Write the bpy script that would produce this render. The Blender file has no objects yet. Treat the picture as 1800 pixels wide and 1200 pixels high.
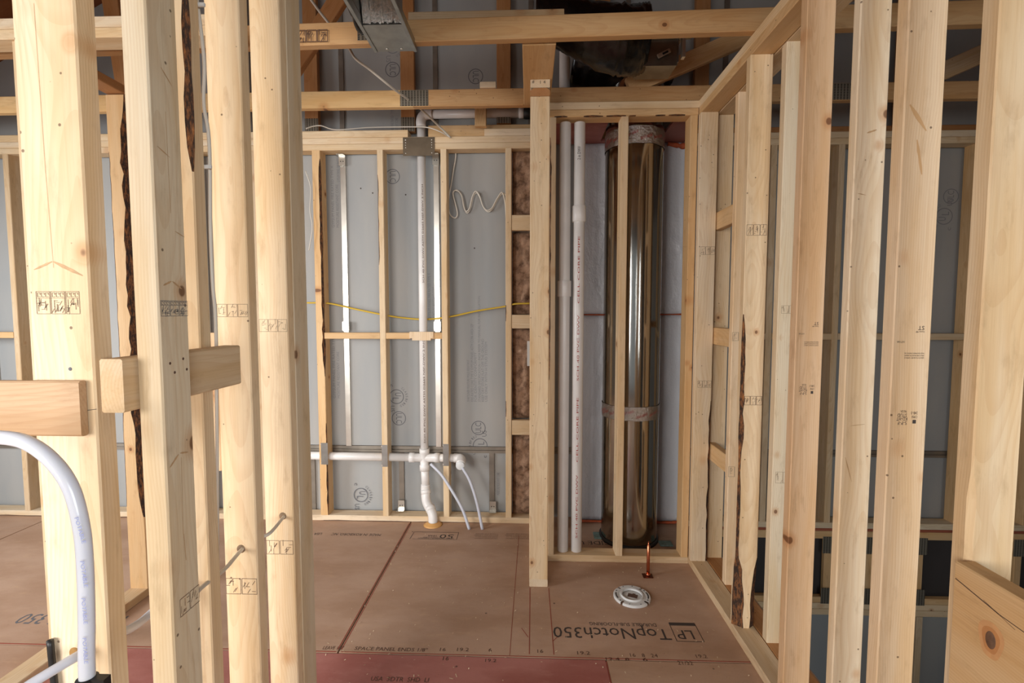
import bpy, bmesh, math, random
from mathutils import Vector, Matrix, noise
random.seed(7)
S = bpy.context.scene
C = S.collection
# ------------------------------------------------------------------ camera, world, lights, exposure
cam_d = bpy.data.cameras.new('camera'); cam = bpy.data.objects.new('camera', cam_d); C.objects.link(cam)
cam_d.lens = 17.0; cam_d.sensor_width = 36.0; cam_d.clip_start = 0.02
EYE = Vector((0, 0, 1.38)); PITCH = math.radians(3.57); YAW = math.atan(30 / 850. * math.cos(PITCH))
FW = Vector((-math.sin(YAW) * math.cos(PITCH), math.cos(YAW) * math.cos(PITCH), -math.sin(PITCH)))
RT = Vector((math.cos(YAW), math.sin(YAW), 0)); UP = RT.cross(FW)
M = Matrix((RT, UP, -FW)).transposed().to_4x4(); M.translation = EYE
cam.matrix_world = M
S.camera = cam
W = bpy.data.worlds.new('world'); S.world = W; W.use_nodes = True
W.node_tree.nodes['Background'].inputs[0].default_value = (0.86, 0.93, 1.0, 1)
W.node_tree.nodes['Background'].inputs[1].default_value = 0.45
def area(name, loc, target, sx, sy, power, col):
    l = bpy.data.lights.new(name, 'AREA'); l.shape = 'RECTANGLE'; l.size = sx; l.size_y = sy; l.energy = power; l.color = col; l.spread = math.radians(105)
    o = bpy.data.objects.new(name, l); C.objects.link(o); o.location = loc
    o.rotation_euler = (Vector(target) - Vector(loc)).to_track_quat('-Z', 'Y').to_euler(); return o
area('window_daylight', (-2.0, -1.85, 1.5), (-0.4, 1.9, .7), 2.2, 1.5, 66, (1.0, 0.975, 0.945))
area('right_fill_light', (1.7, -2.5, 1.45), (-0.9, 1.1, .9), 1.6, 1.4, 46, (0.92, 0.97, 1.0))  # added fill lamp, lifts the right-facing sides of the left studs
area('left_fill_light', (-4.3, 0.9, 1.5), (-2.6, 2.6, .9), 1.6, 1.5, 70, (0.93, 0.97, 1.0))  # added lamp, brightens the back panels at the far left
S.view_settings.view_transform = 'Standard'; S.view_settings.look = 'None'
S.view_settings.gamma = 1.0; S.view_settings.use_curve_mapping = False
S.view_settings.exposure = -0.36

# ------------------------------------------------------------------ materials
def srgb(r, g, b):
    f = lambda c: (c / 255 / 12.92) if c / 255 <= 0.04045 else ((c / 255 + 0.055) / 1.055) ** 2.4
    return (f(r), f(g), f(b), 1)
class NT:
    def __init__(s, name):
        s.m = bpy.data.materials.new(name); s.m.use_nodes = True; s.t = s.m.node_tree; s.t.nodes.clear()
        s.out = s.n('ShaderNodeOutputMaterial'); s.b = s.n('ShaderNodeBsdfPrincipled'); s.l(s.b.outputs[0], s.out.inputs[0])
    def n(s, typ, **kw):
        x = s.t.nodes.new(typ)
        for k, v in kw.items(): setattr(x, k, v)
        return x
    def l(s, a, b): s.t.links.new(a, b)
    def val(s, sock, v):
        if isinstance(v, (int, float)): sock.default_value = v
        elif isinstance(v, (tuple, list)): sock.default_value = v
        else: s.l(v, sock)
    def math(s, op, a, b=None, c=None, clamp=False):
        x = s.n('ShaderNodeMath', operation=op, use_clamp=clamp); s.val(x.inputs[0], a)
        if b is not None: s.val(x.inputs[1], b)
        if c is not None: s.val(x.inputs[2], c)
        return x.outputs[0]
    def vm(s, op, a, b=None):
        x = s.n('ShaderNodeVectorMath', operation=op); s.val(x.inputs[0], a)
        if b is not None: s.val(x.inputs[1], b)
        return x.outputs['Value'] if op in ('LENGTH', 'DISTANCE', 'DOT_PRODUCT') else x.outputs[0]
    def noise(s, v, scale, detail=3, rough=.5):
        x = s.n('ShaderNodeTexNoise'); s.l(v, x.inputs['Vector']); x.inputs['Scale'].default_value = scale
        x.inputs['Detail'].default_value = detail; x.inputs['Roughness'].default_value = rough; return x.outputs['Fac']
    def mix(s, f, a, b, mode='MIX'):
        x = s.n('ShaderNodeMix', data_type='RGBA', blend_type=mode); s.val(x.inputs[0], f); s.val(x.inputs[6], a); s.val(x.inputs[7], b)
        return x.outputs[2]
    def mr(s, v, a, b, c=0., d=1., smooth=True):
        x = s.n('ShaderNodeMapRange', interpolation_type='SMOOTHSTEP' if smooth else 'LINEAR'); s.l(v, x.inputs[0])
        for i, q in enumerate((a, b, c, d)): x.inputs[i + 1].default_value = q
        return x.outputs[0]
    def bump(s, h, st, dist=.01):
        x = s.n('ShaderNodeBump'); x.inputs['Strength'].default_value = st; x.inputs['Distance'].default_value = dist
        s.l(h, x.inputs['Height']); s.l(x.outputs[0], s.b.inputs['Normal'])
    def coord(s): return s.n('ShaderNodeTexCoord').outputs['Object']

def plain(name, col, rough=.5, metal=0., nz=0., nscale=30., spec=.5, bump=0., trans=0., aniso=None):
    t = NT(name); v = t.coord()
    t.b.inputs['Roughness'].default_value = rough; t.b.inputs['Metallic'].default_value = metal
    t.b.inputs['Specular IOR Level'].default_value = spec
    if nz:
        f = t.noise(v, nscale, 4); c2 = tuple(max(0, c * (1 - nz)) for c in col[:3]) + (1,)
        t.l(t.mix(t.mr(f, .3, .7), c2, col), t.b.inputs['Base Color'])
    else: t.b.inputs['Base Color'].default_value = col
    if bump: t.bump(t.noise(v, nscale * 1.3, 5), bump, .004)
    return t.m

def wood_material(name, knots=True):
    t = NT(name); v = t.coord(); oi = t.n('ShaderNodeObjectInfo')
    off = t.vm('MULTIPLY', t.n('ShaderNodeCombineXYZ').outputs[0], (1, 1, 1))
    cx = t.n('ShaderNodeCombineXYZ'); t.l(t.math('MULTIPLY', oi.outputs['Random'], 37.0), cx.inputs[0])
    t.l(t.math('MULTIPLY', oi.outputs['Random'], 91.0), cx.inputs[1]); t.l(t.math('MULTIPLY', oi.outputs['Random'], 53.0), cx.inputs[2])
    q = t.vm('ADD', v, cx.outputs[0])
    # knots: voronoi cells elongated along the board, true distance to each cell centre
    sc = (13., 5., 3.4)
    vs = t.vm('MULTIPLY', q, sc)
    vo = t.n('ShaderNodeTexVoronoi', feature='F1'); t.l(vs, vo.inputs['Vector']); vo.inputs['Scale'].default_value = 1; vo.inputs['Randomness'].default_value = .9
    cen = t.vm('DIVIDE', vo.outputs['Position'], sc)
    kd = t.vm('LENGTH', t.vm('MULTIPLY', t.vm('SUBTRACT', q, cen), (1., .3, .8)))
    sep = t.n('ShaderNodeSeparateColor'); t.l(vo.outputs['Color'], sep.inputs[0])
    kr = t.mr(sep.outputs[0], .30, 1.0, .0, .0125, False)
    knot = t.math('SUBTRACT', 1.0, t.n('ShaderNodeMath').outputs[0])
    kk = t.math('DIVIDE', kd, t.math('MAXIMUM', kr, .0006))
    knot = t.mr(kk, .72, 1.12, 1., 0.); halo = t.mr(kk, .9, 3.0, 1., 0.)
    has = t.mr(kr, .002, .005)
    knot = t.math('MULTIPLY', knot, has); halo = t.math('MULTIPLY', halo, has)
    # growth rings around a pith axis lying beside or inside the board
    lw = t.n('ShaderNodeTexNoise'); t.l(t.vm('MULTIPLY', q, (3., 3., 1.3)), lw.inputs['Vector']); lw.inputs['Scale'].default_value = 1.; lw.inputs['Detail'].default_value = 2
    warp = t.vm('MULTIPLY', t.vm('SUBTRACT', lw.outputs['Color'], (.5, .5, .5)), (.10, .10, 0.))
    pr_ = t.n('ShaderNodeCombineXYZ'); t.l(t.math('SUBTRACT', t.math('MULTIPLY', t.math('FRACT', t.math('MULTIPLY', oi.outputs['Random'], 17.3)), .12), .06), pr_.inputs[0])
    t.l(t.math('SUBTRACT', t.math('MULTIPLY', t.math('FRACT', t.math('MULTIPLY', oi.outputs['Random'], 7.7)), .16), .03), pr_.inputs[1])
    rv = t.vm('MULTIPLY', t.vm('SUBTRACT', t.vm('ADD', v, warp), pr_.outputs[0]), (1., 1., 0.))
    r = t.math('ADD', t.vm('LENGTH', rv), t.math('MULTIPLY', halo, .006))
    ring = t.math('FRACT', t.math('MULTIPLY', r, 175.))
    ring = t.mr(ring, .35, .95, 0., 1.)
    streak = t.noise(t.vm('MULTIPLY', q, (230., 230., 5.)), 1., 3, .6)
    patch = t.noise(t.vm('MULTIPLY', q, (14., 14., 1.6)), 1., 3, .55)
    dirt = t.noise(t.vm('MULTIPLY', q, (30., 30., 9.)), 1., 5, .65)
    base = t.mix(t.mr(patch, .35, .7), srgb(232, 212, 183), srgb(223, 194, 154))
    base = t.mix(t.math('MULTIPLY', ring, .17), base, srgb(190, 142, 90))
    base = t.mix(t.mr(streak, .45, .8, 0., .28), base, srgb(190, 152, 108))
    base = t.mix(t.mr(dirt, .52, .78, 0., .42), base, srgb(170, 140, 104))
    if knots:
        base = t.mix(t.math('MULTIPLY', halo, .45), base, srgb(190, 128, 68))
        base = t.mix(t.math('MULTIPLY', knot, .80), base, srgb(104, 62, 32))
    sp = t.n('ShaderNodeTexVoronoi', feature='F1'); t.l(q, sp.inputs['Vector']); sp.inputs['Scale'].default_value = 26
    ssep = t.n('ShaderNodeSeparateColor'); t.l(sp.outputs['Color'], ssep.inputs[0])
    dot = t.math('MULTIPLY', t.mr(sp.outputs['Distance'], .055, .085, 1., 0.), t.math('GREATER_THAN', ssep.outputs[1], .80))
    base = t.mix(t.math('MULTIPLY', dot, .75), base, srgb(80, 52, 34))
    base = t.mix(1.0, base, oi.outputs['Color'], 'MULTIPLY')
    t.l(base, t.b.inputs['Base Color'])
    t.b.inputs['Roughness'].default_value = .62; t.b.inputs['Specular IOR Level'].default_value = .35
    t.bump(t.math('ADD', streak, t.math('MULTIPLY', ring, .3)), .25, .0015)
    return t.m
WOOD = wood_material('softwood_lumber')
def bark_material():
    t = NT('bark'); v = t.coord(); f = t.noise(t.vm('MULTIPLY', v, (110., 110., 26.)), 1., 6, .75)
    c = t.mix(t.mr(f, .44, .6), srgb(54, 38, 28), srgb(132, 84, 48)); c = t.mix(t.mr(f, .58, .72), c, srgb(190, 122, 62))
    t.l(c, t.b.inputs['Base Color']); t.b.inputs['Roughness'].default_value = .9; t.bump(f, .8, .006); return t.m
BARK = bark_material()
def subfloor_material(name, c1, c2, c3):
    t = NT(name); g = t.n('ShaderNodeNewGeometry').outputs['Position']
    a = t.noise(t.vm('MULTIPLY', g, (2.2, 4.5, 1.)), 1., 5, .6); b = t.noise(t.vm('MULTIPLY', g, (9., 26., 1.)), 1., 5, .65)
    d = t.noise(g, 130., 3, .6)
    c = t.mix(t.mr(a, .35, .68), c1, c2); c = t.mix(t.mr(b, .52, .78, 0., .55), c, c3)
    c = t.mix(t.mr(d, .62, .75, 0., .4), c, srgb(96, 70, 52))
    vo = t.n('ShaderNodeTexVoronoi', feature='F1'); t.l(g, vo.inputs['Vector']); vo.inputs['Scale'].default_value = 7
    c = t.mix(t.mr(vo.outputs['Distance'], .028, .045, .75, 0.), c, srgb(58, 38, 28))
    t.l(c, t.b.inputs['Base Color']); t.b.inputs['Roughness'].default_value = .6; t.bump(b, .25, .003); return t.m
TAN = subfloor_material('tan_subfloor', srgb(188, 154, 130), srgb(172, 136, 110), srgb(198, 162, 130))
RED = subfloor_material('red_subfloor', srgb(178, 116, 106), srgb(158, 92, 82), srgb(188, 132, 120))
OSB = subfloor_material('roof_sheathing', srgb(150, 94, 52), srgb(122, 70, 38), srgb(168, 112, 66))
def gyp():
    t = NT('gypsum_liner_paper'); g = t.n('ShaderNodeNewGeometry').outputs['Position']
    a = t.noise(t.vm('MULTIPLY', g, (3., 1., .8)), 1., 4, .55); b = t.noise(g, 160., 3)
    c = t.mix(t.mr(a, .3, .7), srgb(150, 152, 152), srgb(166, 163, 158)); c = t.mix(t.mr(b, .6, .8, 0., .2), c, srgb(120, 118, 118))
    t.l(c, t.b.inputs['Base Color']); t.b.inputs['Roughness'].default_value = .75; return t.m
GYP = gyp()
def sheet():
    t = NT('poly_facing'); g = t.n('ShaderNodeNewGeometry').outputs['Position']
    t.b.inputs['Base Color'].default_value = srgb(214, 214, 218); t.b.inputs['Roughness'].default_value = .24
    t.b.inputs['Specular IOR Level'].default_value = .6
    f = t.noise(t.vm('MULTIPLY', g, (14., 1., 9.)), 1., 6, .6); t.bump(f, .8, .018); return t.m
SHEET = sheet()
PVC = plain('white_pvc', srgb(234, 229, 224), .3, nz=.08, nscale=8)
def chrome():
    t = NT('galvanised_duct_metal'); g = t.n('ShaderNodeNewGeometry').outputs['Position']
    t.b.inputs['Base Color'].default_value = srgb(172, 168, 160); t.b.inputs['Metallic'].default_value = 1.
    t.b.inputs['Roughness'].default_value = .13
    t.bump(t.noise(t.vm('MULTIPLY', g, (9., 9., 1.4)), 1., 3), .2, .005); return t.m
CHROME = chrome()
GALV = plain('galvanised_steel', srgb(168, 168, 164), .34, 1., nz=.2, nscale=18)
GALV_B = plain('bright_galvanised_steel', srgb(228, 224, 214), .28, .85, nz=.12, nscale=12)
GALV_W = plain('dull_steel_stud', srgb(150, 140, 128), .5, .7, nz=.25, nscale=9)  # darker, rougher steel than the other wall studs
DARKMETAL = plain('dark_zinc_plate', srgb(124, 110, 92), .42, .8, nz=.2, nscale=14)
def nailplate():
    t = NT('toothed_steel_plate'); v = t.coord()
    sx = t.n('ShaderNodeSeparateXYZ'); t.l(v, sx.inputs[0])
    fx = t.math('FRACT', t.math('MULTIPLY', sx.outputs[0], 62.)); fz = t.math('FRACT', t.math('MULTIPLY', sx.outputs[2], 125.))
    m = t.math('MULTIPLY', t.math('LESS_THAN', fx, .5), t.math('LESS_THAN', fz, .55))
    t.l(t.mix(m, srgb(150, 142, 126), srgb(46, 40, 34)), t.b.inputs['Base Color']); t.b.inputs['Metallic'].default_value = .6
    t.b.inputs['Roughness'].default_value = .4; t.bump(m, .6, .004); return t.m
NPLATE = nailplate()
BLACKPOLY = plain('black_plastic_sleeve', srgb(16, 15, 15), .24, bump=1., nscale=16)
BLACK = plain('black_plastic', srgb(28, 27, 26), .45)
RUBBER = plain('black_rubber', srgb(24, 24, 24), .5)
CABLE_W = plain('white_cable_jacket', srgb(214, 206, 192), .45)
CABLE_Y = plain('yellow_cable_jacket', srgb(206, 170, 50), .45)
PEX = plain('milky_tubing', srgb(206, 208, 218), .3)
PEXF = NT('translucent_tubing'); PEXF.b.inputs['Base Color'].default_value = srgb(226, 228, 236); PEXF.b.inputs['Roughness'].default_value = .22
PEXF.b.inputs['Subsurface Weight'].default_value = .5; PEXF.b.inputs['Subsurface Radius'].default_value = (.01, .01, .012); PEXF.b.inputs['Subsurface Scale'].default_value = 1.; PEXF = PEXF.m
COPPER = plain('copper', srgb(204, 122, 88), .25, 1.)
FOAM = plain('orange_foam', srgb(196, 92, 52), .8, nz=.3, nscale=40, bump=.6)
INS = NT('brown_glass_wool'); _v = INS.coord(); _f = INS.noise(_v, 13, 6, .72); _c = INS.mix(INS.mr(_f, .3, .62), srgb(92, 66, 50), srgb(182, 146, 118)); _c = INS.mix(INS.mr(_f, .6, .76), _c, srgb(228, 200, 176))
INS.l(_c, INS.b.inputs['Base Color']); INS.b.inputs['Roughness'].default_value = .95; INS.bump(_f, 1., .01); INS = INS.m
INK = plain('black_ink', srgb(64, 54, 50), .7); INKF = plain('faded_ink', srgb(142, 122, 100), .8); INKG = plain('grey_ink', srgb(104, 104, 108), .8)
INKG2 = plain('pale_grey_ink', srgb(130, 130, 132), .8); INKR = plain('red_print', srgb(176, 72, 62), .6); INKB = plain('blue_print', srgb(150, 160, 214), .5); INKM = plain('brown_ink', srgb(92, 66, 52), .7)
CHALK = plain('red_chalk', srgb(150, 72, 54), .9); DUST = plain('pale_dust', srgb(172, 144, 120), .9)
WHITE = plain('white_plastic', srgb(222, 222, 220), .35); PAPER = plain('white_paper', srgb(214, 210, 202), .7)
FOIL = NT('foil_liner'); FOIL.b.inputs['Metallic'].default_value = 1.; FOIL.b.inputs['Roughness'].default_value = .18; FOIL.b.inputs['Base Color'].default_value = srgb(200, 194, 186)
FOIL.bump(FOIL.noise(FOIL.coord(), 55, 5, .7), 1., .01); FOIL = FOIL.m
DARK = plain('dark_void_board', srgb(40, 36, 33), .9, nz=.3, nscale=6)
TEAL = plain('teal_gasket', srgb(118, 140, 132), .7, nz=.3, nscale=60)
CARD = plain('dark_card', srgb(58, 52, 50), .8)
CHIP = plain('wood_chips', srgb(214, 190, 158), .8)

# ------------------------------------------------------------------ helpers
def setp(o, label=None, cat=None, group=None, kind=None):
    if label: o['label'] = label
    if cat: o['category'] = cat
    if group: o['group'] = group
    if kind: o['kind'] = kind
    return o
def root(name, label, cat, loc=(0, 0, 0), group=None, kind=None):
    o = bpy.data.objects.new(name, None); C.objects.link(o); o.location = loc; o.empty_display_size = .1
    return setp(o, label, cat, group, kind)
def absloc(o):
    p = Vector(o.location)
    while o.parent: o = o.parent; p += Vector(o.location)
    return p
def link(name, me, mat, parent=None, smooth=False, loc=(0, 0, 0)):
    o = bpy.data.objects.new(name, me); C.objects.link(o)
    for m in (mat if isinstance(mat, (list, tuple)) else [mat]): me.materials.append(m)
    if smooth:
        for p in me.polygons: p.use_smooth = True
    o.location = loc
    if parent: o.parent = parent; 
    return o
def reparent(o, parent):
    """place o (whose matrix is in world terms) under parent, whose chain holds only translations"""
    if parent:
        o.parent = parent
        chain = Matrix.Identity(4); q = parent
        while q: chain = q.matrix_basis @ chain; q = q.parent
        o.matrix_basis = chain.inverted() @ o.matrix_basis
def bm_obj(name, bm, mat, parent=None, smooth=False, recalc=True, origin=None):
    me = bpy.data.meshes.new(name)
    if recalc: bmesh.ops.recalc_face_normals(bm, faces=bm.faces)
    if origin is not None: bmesh.ops.translate(bm, vec=-Vector(origin), verts=bm.verts)
    bm.to_mesh(me); bm.free()
    o = link(name, me, mat, None, smooth)
    if origin is not None: o.matrix_basis = Matrix.Translation(origin)
    reparent(o, parent); return o
def add_box(bm, x0, x1, y0, y1, z0, z1, mi=0):
    vs = [bm.verts.new(p) for p in ((x0, y0, z0), (x1, y0, z0), (x1, y1, z0), (x0, y1, z0), (x0, y0, z1), (x1, y0, z1), (x1, y1, z1), (x0, y1, z1))]
    for f in ((0, 3, 2, 1), (4, 5, 6, 7), (0, 1, 5, 4), (1, 2, 6, 5), (2, 3, 7, 6), (3, 0, 4, 7)):
        fc = bm.faces.new([vs[i] for i in f]); fc.material_index = mi
def boxes(name, lst, mat, parent=None, bevel=0.):
    bm = bmesh.new()
    for b in lst: add_box(bm, *b)
    if bevel: bmesh.ops.bevel(bm, geom=bm.edges[:], offset=bevel, segments=2, affect='EDGES')
    b = lst[0]
    return bm_obj(name, bm, mat, parent, origin=((b[0] + b[1]) / 2, (b[2] + b[3]) / 2, (b[4] + b[5]) / 2))
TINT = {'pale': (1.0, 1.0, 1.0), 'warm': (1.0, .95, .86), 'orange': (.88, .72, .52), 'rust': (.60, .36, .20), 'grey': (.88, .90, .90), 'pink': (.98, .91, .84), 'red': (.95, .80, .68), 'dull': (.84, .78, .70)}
def board_mesh(L, w, t, ch=.0028, wanes=(), seg=None, wob=.0):
    """rectangular lumber, length along local z; wanes: (sx, sy, z0, z1, amp, bark)"""
    seg = seg or (46 if wanes else 3)
    bm = bmesh.new(); ringsv = []; sd = random.random() * 50; big = {}
    for i in range(seg + 1):
        z = -L / 2 + L * i / seg; pts = []; row = []
        for ci, (sx, sy) in enumerate(((-1, -1), (1, -1), (1, 1), (-1, 1))):
            a = ch; c = ch
            for wn in wanes:
                if wn[0] == sx and wn[1] == sy:
                    u = (z + L / 2 - wn[2]) / max(1e-6, wn[3] - wn[2])
                    if 0 <= u <= 1:
                        env = min(1, u * 9, (1 - u) * 9) if not wn[6] else min(1, (1 - u) * 5)
                        k = wn[4] * env * (.55 + .9 * abs(noise.noise(Vector((sd, z * 9, 3.1)))) + .35 * noise.noise(Vector((sd, z * 33, 7.7))))
                        a = max(ch, k); c = max(ch, min(t * .8, k * .75)); 
            big[(i, ci)] = a > .006
            X = sx * w / 2; Y = sy * t / 2
            pa = (X - sx * a, Y, z); pb = (X, Y - sy * c, z)
            row += [pb, pa] if sx * sy > 0 else [pa, pb]
            # order: going around counter-clockwise
        order = []
        for ci in range(4):
            q = row[ci * 2:ci * 2 + 2]
            sx, sy = ((-1, -1), (1, -1), (1, 1), (-1, 1))[ci]
            # ccw traversal: at (-,-) come down the left side (pb) then go right (pa)
            pa = q[1] if sx * sy > 0 else q[0]; pb = q[0] if sx * sy > 0 else q[1]
            order += [pb, pa] if ci in (0, 2) else [pa, pb]
        ringsv.append([bm.verts.new(p) for p in order])
    for i in range(seg):
        for k in range(8):
            f = bm.faces.new((ringsv[i][k], ringsv[i][(k + 1) % 8], ringsv[i + 1][(k + 1) % 8], ringsv[i + 1][k]))
            if k % 2 == 0 and (big[(i, k // 2)] or big[(i + 1, k // 2)]) and any(wn[5] and (wn[0], wn[1]) == ((-1, -1), (1, -1), (1, 1), (-1, 1))[k // 2] for wn in wanes): f.material_index = 1
    bm.faces.new(list(reversed(ringsv[0]))); bm.faces.new(ringsv[-1])
    me = bpy.data.meshes.new('board'); bm.normal_update(); bm.to_mesh(me); bm.free(); return me
def axes_matrix(zl, xl):
    z = Vector(zl).normalized(); x = Vector(xl); x = (x - z * x.dot(z)).normalized(); y = z.cross(x)
    return Matrix((x, y, z)).transposed()
def colour(o, tint):
    c = TINT[tint] if isinstance(tint, str) else tint; k = random.uniform(.95, 1.03); o.color = (c[0] * k, c[1] * k, c[2] * k, 1)
def board(name, x0, x1, y0, y1, z0, z1, parent=None, tint='pale', label=None, wane=(), axis=None, lean=None):
    """axis aligned lumber from its corners; wane corners given by world signs of the two cross axes"""
    d = [x1 - x0, y1 - y0, z1 - z0]; ax = axis if axis is not None else max(range(3), key=lambda i: d[i])
    oth = [i for i in range(3) if i != ax]; wi = max(oth, key=lambda i: d[i]); ti = [i for i in oth if i != wi][0]
    e = [Vector((1, 0, 0)), Vector((0, 1, 0)), Vector((0, 0, 1))]
    R = axes_matrix(e[ax], e[wi]); ysgn = 1 if R.col[1].dot(e[ti]) > 0 else -1
    wl = []
    for (sa, sb, u0, u1, amp, bark, *rest) in wane:     # sa, sb: signs on the two cross axes in xyz order
        s = {oth[0]: sa, oth[1]: sb}; wl.append((s[wi], s[ti] * ysgn, u0, u1, amp, bark, bool(rest and rest[0])))
    me = board_mesh(d[ax], d[wi], d[ti], wanes=wl)
    o = link(name, me, [WOOD, BARK]); T = Matrix.Translation(((x0 + x1) / 2, (y0 + y1) / 2, (z0 + z1) / 2)) @ R.to_4x4()
    if lean:   # (dx, dy) offset of the top relative to the foot
        h = z1 - z0; T = Matrix.Translation(((x0 + x1) / 2 + lean[0] / 2, (y0 + y1) / 2 + lean[1] / 2, (z0 + z1) / 2)) @ axes_matrix(Vector((lean[0], lean[1], h)), e[wi]).to_4x4()
    o.matrix_basis = T; colour(o, tint); reparent(o, parent)
    if label: o['label'] = label
    return o
def board2(name, p0, p1, w, t, wdir, parent=None, tint='pale', label=None):
    """lumber between two points, wide side along wdir"""
    p0 = Vector(p0); p1 = Vector(p1); me = board_mesh((p1 - p0).length, w, t)
    o = link(name, me, [WOOD, BARK]); T = axes_matrix(p1 - p0, wdir).to_4x4(); T.translation = (p0 + p1) / 2
    o.matrix_basis = T; colour(o, tint); reparent(o, parent)
    if label: o['label'] = label
    return o
def smooth_path(pts, n=8):
    P = [Vector(p) for p in pts]; P = [P[0] * 2 - P[1]] + P + [P[-1] * 2 - P[-2]]; out = []
    for i in range(1, len(P) - 2):
        a, b, c, d = P[i - 1:i + 3]
        for k in range(n):
            u = k / n; out.append(.5 * ((2 * b) + (c - a) * u + (2 * a - 5 * b + 4 * c - d) * u * u + (3 * b - a - 3 * c + d) * u ** 3))
    out.append(P[-2]); return out
def add_tube(bm, path, r, n=10, cap=True, flat=1.):
    path = [Vector(p) for p in path]; t0 = (path[1] - path[0]).normalized()
    u = t0.orthogonal().normalized(); rr = []
    rad = r if callable(r) else (lambda i: r)
    for i, p in enumerate(path):
        t = (path[min(i + 1, len(path) - 1)] - path[max(i - 1, 0)]).normalized(); u = (u - t * u.dot(t)).normalized(); v = t.cross(u)
        rr.append([bm.verts.new(p + (u * math.cos(a) + v * math.sin(a) * flat) * rad(i)) for a in (2 * math.pi * k / n for k in range(n))])
    for i in range(len(rr) - 1):
        for k in range(n): bm.faces.new((rr[i][k], rr[i][(k + 1) % n], rr[i + 1][(k + 1) % n], rr[i + 1][k]))
    if cap: bm.faces.new(list(reversed(rr[0]))); bm.faces.new(rr[-1])
def tube(name, pts, r, mat, parent=None, n=12, sm=8, flat=1., label=None):
    bm = bmesh.new(); add_tube(bm, smooth_path(pts, sm) if sm else pts, r, n, flat=flat)
    o = bm_obj(name, bm, mat, parent, True, origin=pts[0])
    if label: o['label'] = label
    return o
def add_lathe(bm, prof, c, axis='Z', n=28):
    """prof: (r, h) pairs around an axis through c"""
    c = Vector(c); rr = []
    for r, h in prof:
        row = []
        for k in range(n):
            a = 2 * math.pi * k / n; x, y = r * math.cos(a), r * math.sin(a)
            row.append(bm.verts.new(c + {'Z': Vector((x, y, h)), 'X': Vector((h, x, y)), 'Y': Vector((x, h, y))}[axis]))
        rr.append(row)
    for i in range(len(rr) - 1):
        for k in range(n): bm.faces.new((rr[i][k], rr[i][(k + 1) % n], rr[i + 1][(k + 1) % n], rr[i + 1][k]))
    return rr
def cyl(name, c, r, h, mat, parent=None, axis='Z', n=28, edge=.0015):
    bm = bmesh.new(); add_lathe(bm, [(1e-5, 0), (r - edge, 0), (r, edge), (r, h - edge), (r - edge, h), (1e-5, h)], c, axis, n)
    return bm_obj(name, bm, mat, parent, True, origin=c)
# flat print: texts and strokes in a plane
_tc = {}
def text_geo(s, size):
    if s not in _tc:
        cu = bpy.data.curves.new('t', 'FONT'); cu.body = s; cu.size = 1.; cu.resolution_u = 2; o = bpy.data.objects.new('t', cu)
        C.objects.link(o); me = bpy.data.meshes.new_from_object(o.evaluated_get(bpy.context.evaluated_depsgraph_get()))
        _tc[s] = ([tuple(v.co[:2]) for v in me.vertices], [tuple(p.vertices) for p in me.polygons])
        bpy.data.objects.remove(o); bpy.data.curves.remove(cu); bpy.data.meshes.remove(me)
    vs, fs = _tc[s]; w = max([v[0] for v in vs] or [1])
    return vs, fs, w
def printed(name, items, o, xd, yd, mat, parent=None, lift=.0006):
    """items: ('t', text, x, y, height[, width[, angle[, slant]]]) | ('l', x0, y0, x1, y1, thickness) | ('r', x0, y0, x1, y1) filled | ('c', x, y, r, thickness)"""
    xd = Vector(xd).normalized(); yd = Vector(yd).normalized(); nrm = xd.cross(yd); o = Vector(o) + nrm * lift
    V = []; F = []
    def poly(ps): i = len(V); V.extend(ps); F.append(tuple(range(i, i + len(ps))))
    for it in items:
        if it[0] == 't':
            s, x, y, h = it[1:5]; wd = it[5] if len(it) > 5 else None; an = it[6] if len(it) > 6 else 0; sl = it[7] if len(it) > 7 else 0
            vs, fs, w = text_geo(s, 1); kx = (wd / w) if wd else h / .7; ky = h / .7; i = len(V); ca, sa = math.cos(an), math.sin(an)
            for vx, vy in vs:
                a, b = vx * kx + vy * ky * sl, vy * ky; V.append((x + a * ca - b * sa, y + a * sa + b * ca))
            F.extend(tuple(i + k for k in f) for f in fs)
        elif it[0] == 'l':
            x0, y0, x1, y1, th = it[1:]; L = math.hypot(x1 - x0, y1 - y0) or 1; nx, ny = -(y1 - y0) / L * th / 2, (x1 - x0) / L * th / 2
            poly([(x0 - nx, y0 - ny), (x1 - nx, y1 - ny), (x1 + nx, y1 + ny), (x0 + nx, y0 + ny)])
        elif it[0] == 'r': x0, y0, x1, y1 = it[1:]; poly([(x0, y0), (x1, y0), (x1, y1), (x0, y1)])
        elif it[0] == 'c':
            x, y, r, th = it[1:]; n = 28
            for k in range(n):
                a, b = 2 * math.pi * k / n, 2 * math.pi * (k + 1) / n
                poly([(x + r * math.cos(a), y + r * math.sin(a)), (x + (r + th) * math.cos(a), y + (r + th) * math.sin(a)), (x + (r + th) * math.cos(b), y + (r + th) * math.sin(b)), (x + r * math.cos(b), y + r * math.sin(b))])
    me = bpy.data.meshes.new(name); me.from_pydata([tuple(xd * v[0] + yd * v[1]) for v in V], [], F); me.update()
    ob = link(name, me, mat); ob.matrix_basis = Matrix.Translation(o); reparent(ob, parent); return ob
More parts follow.
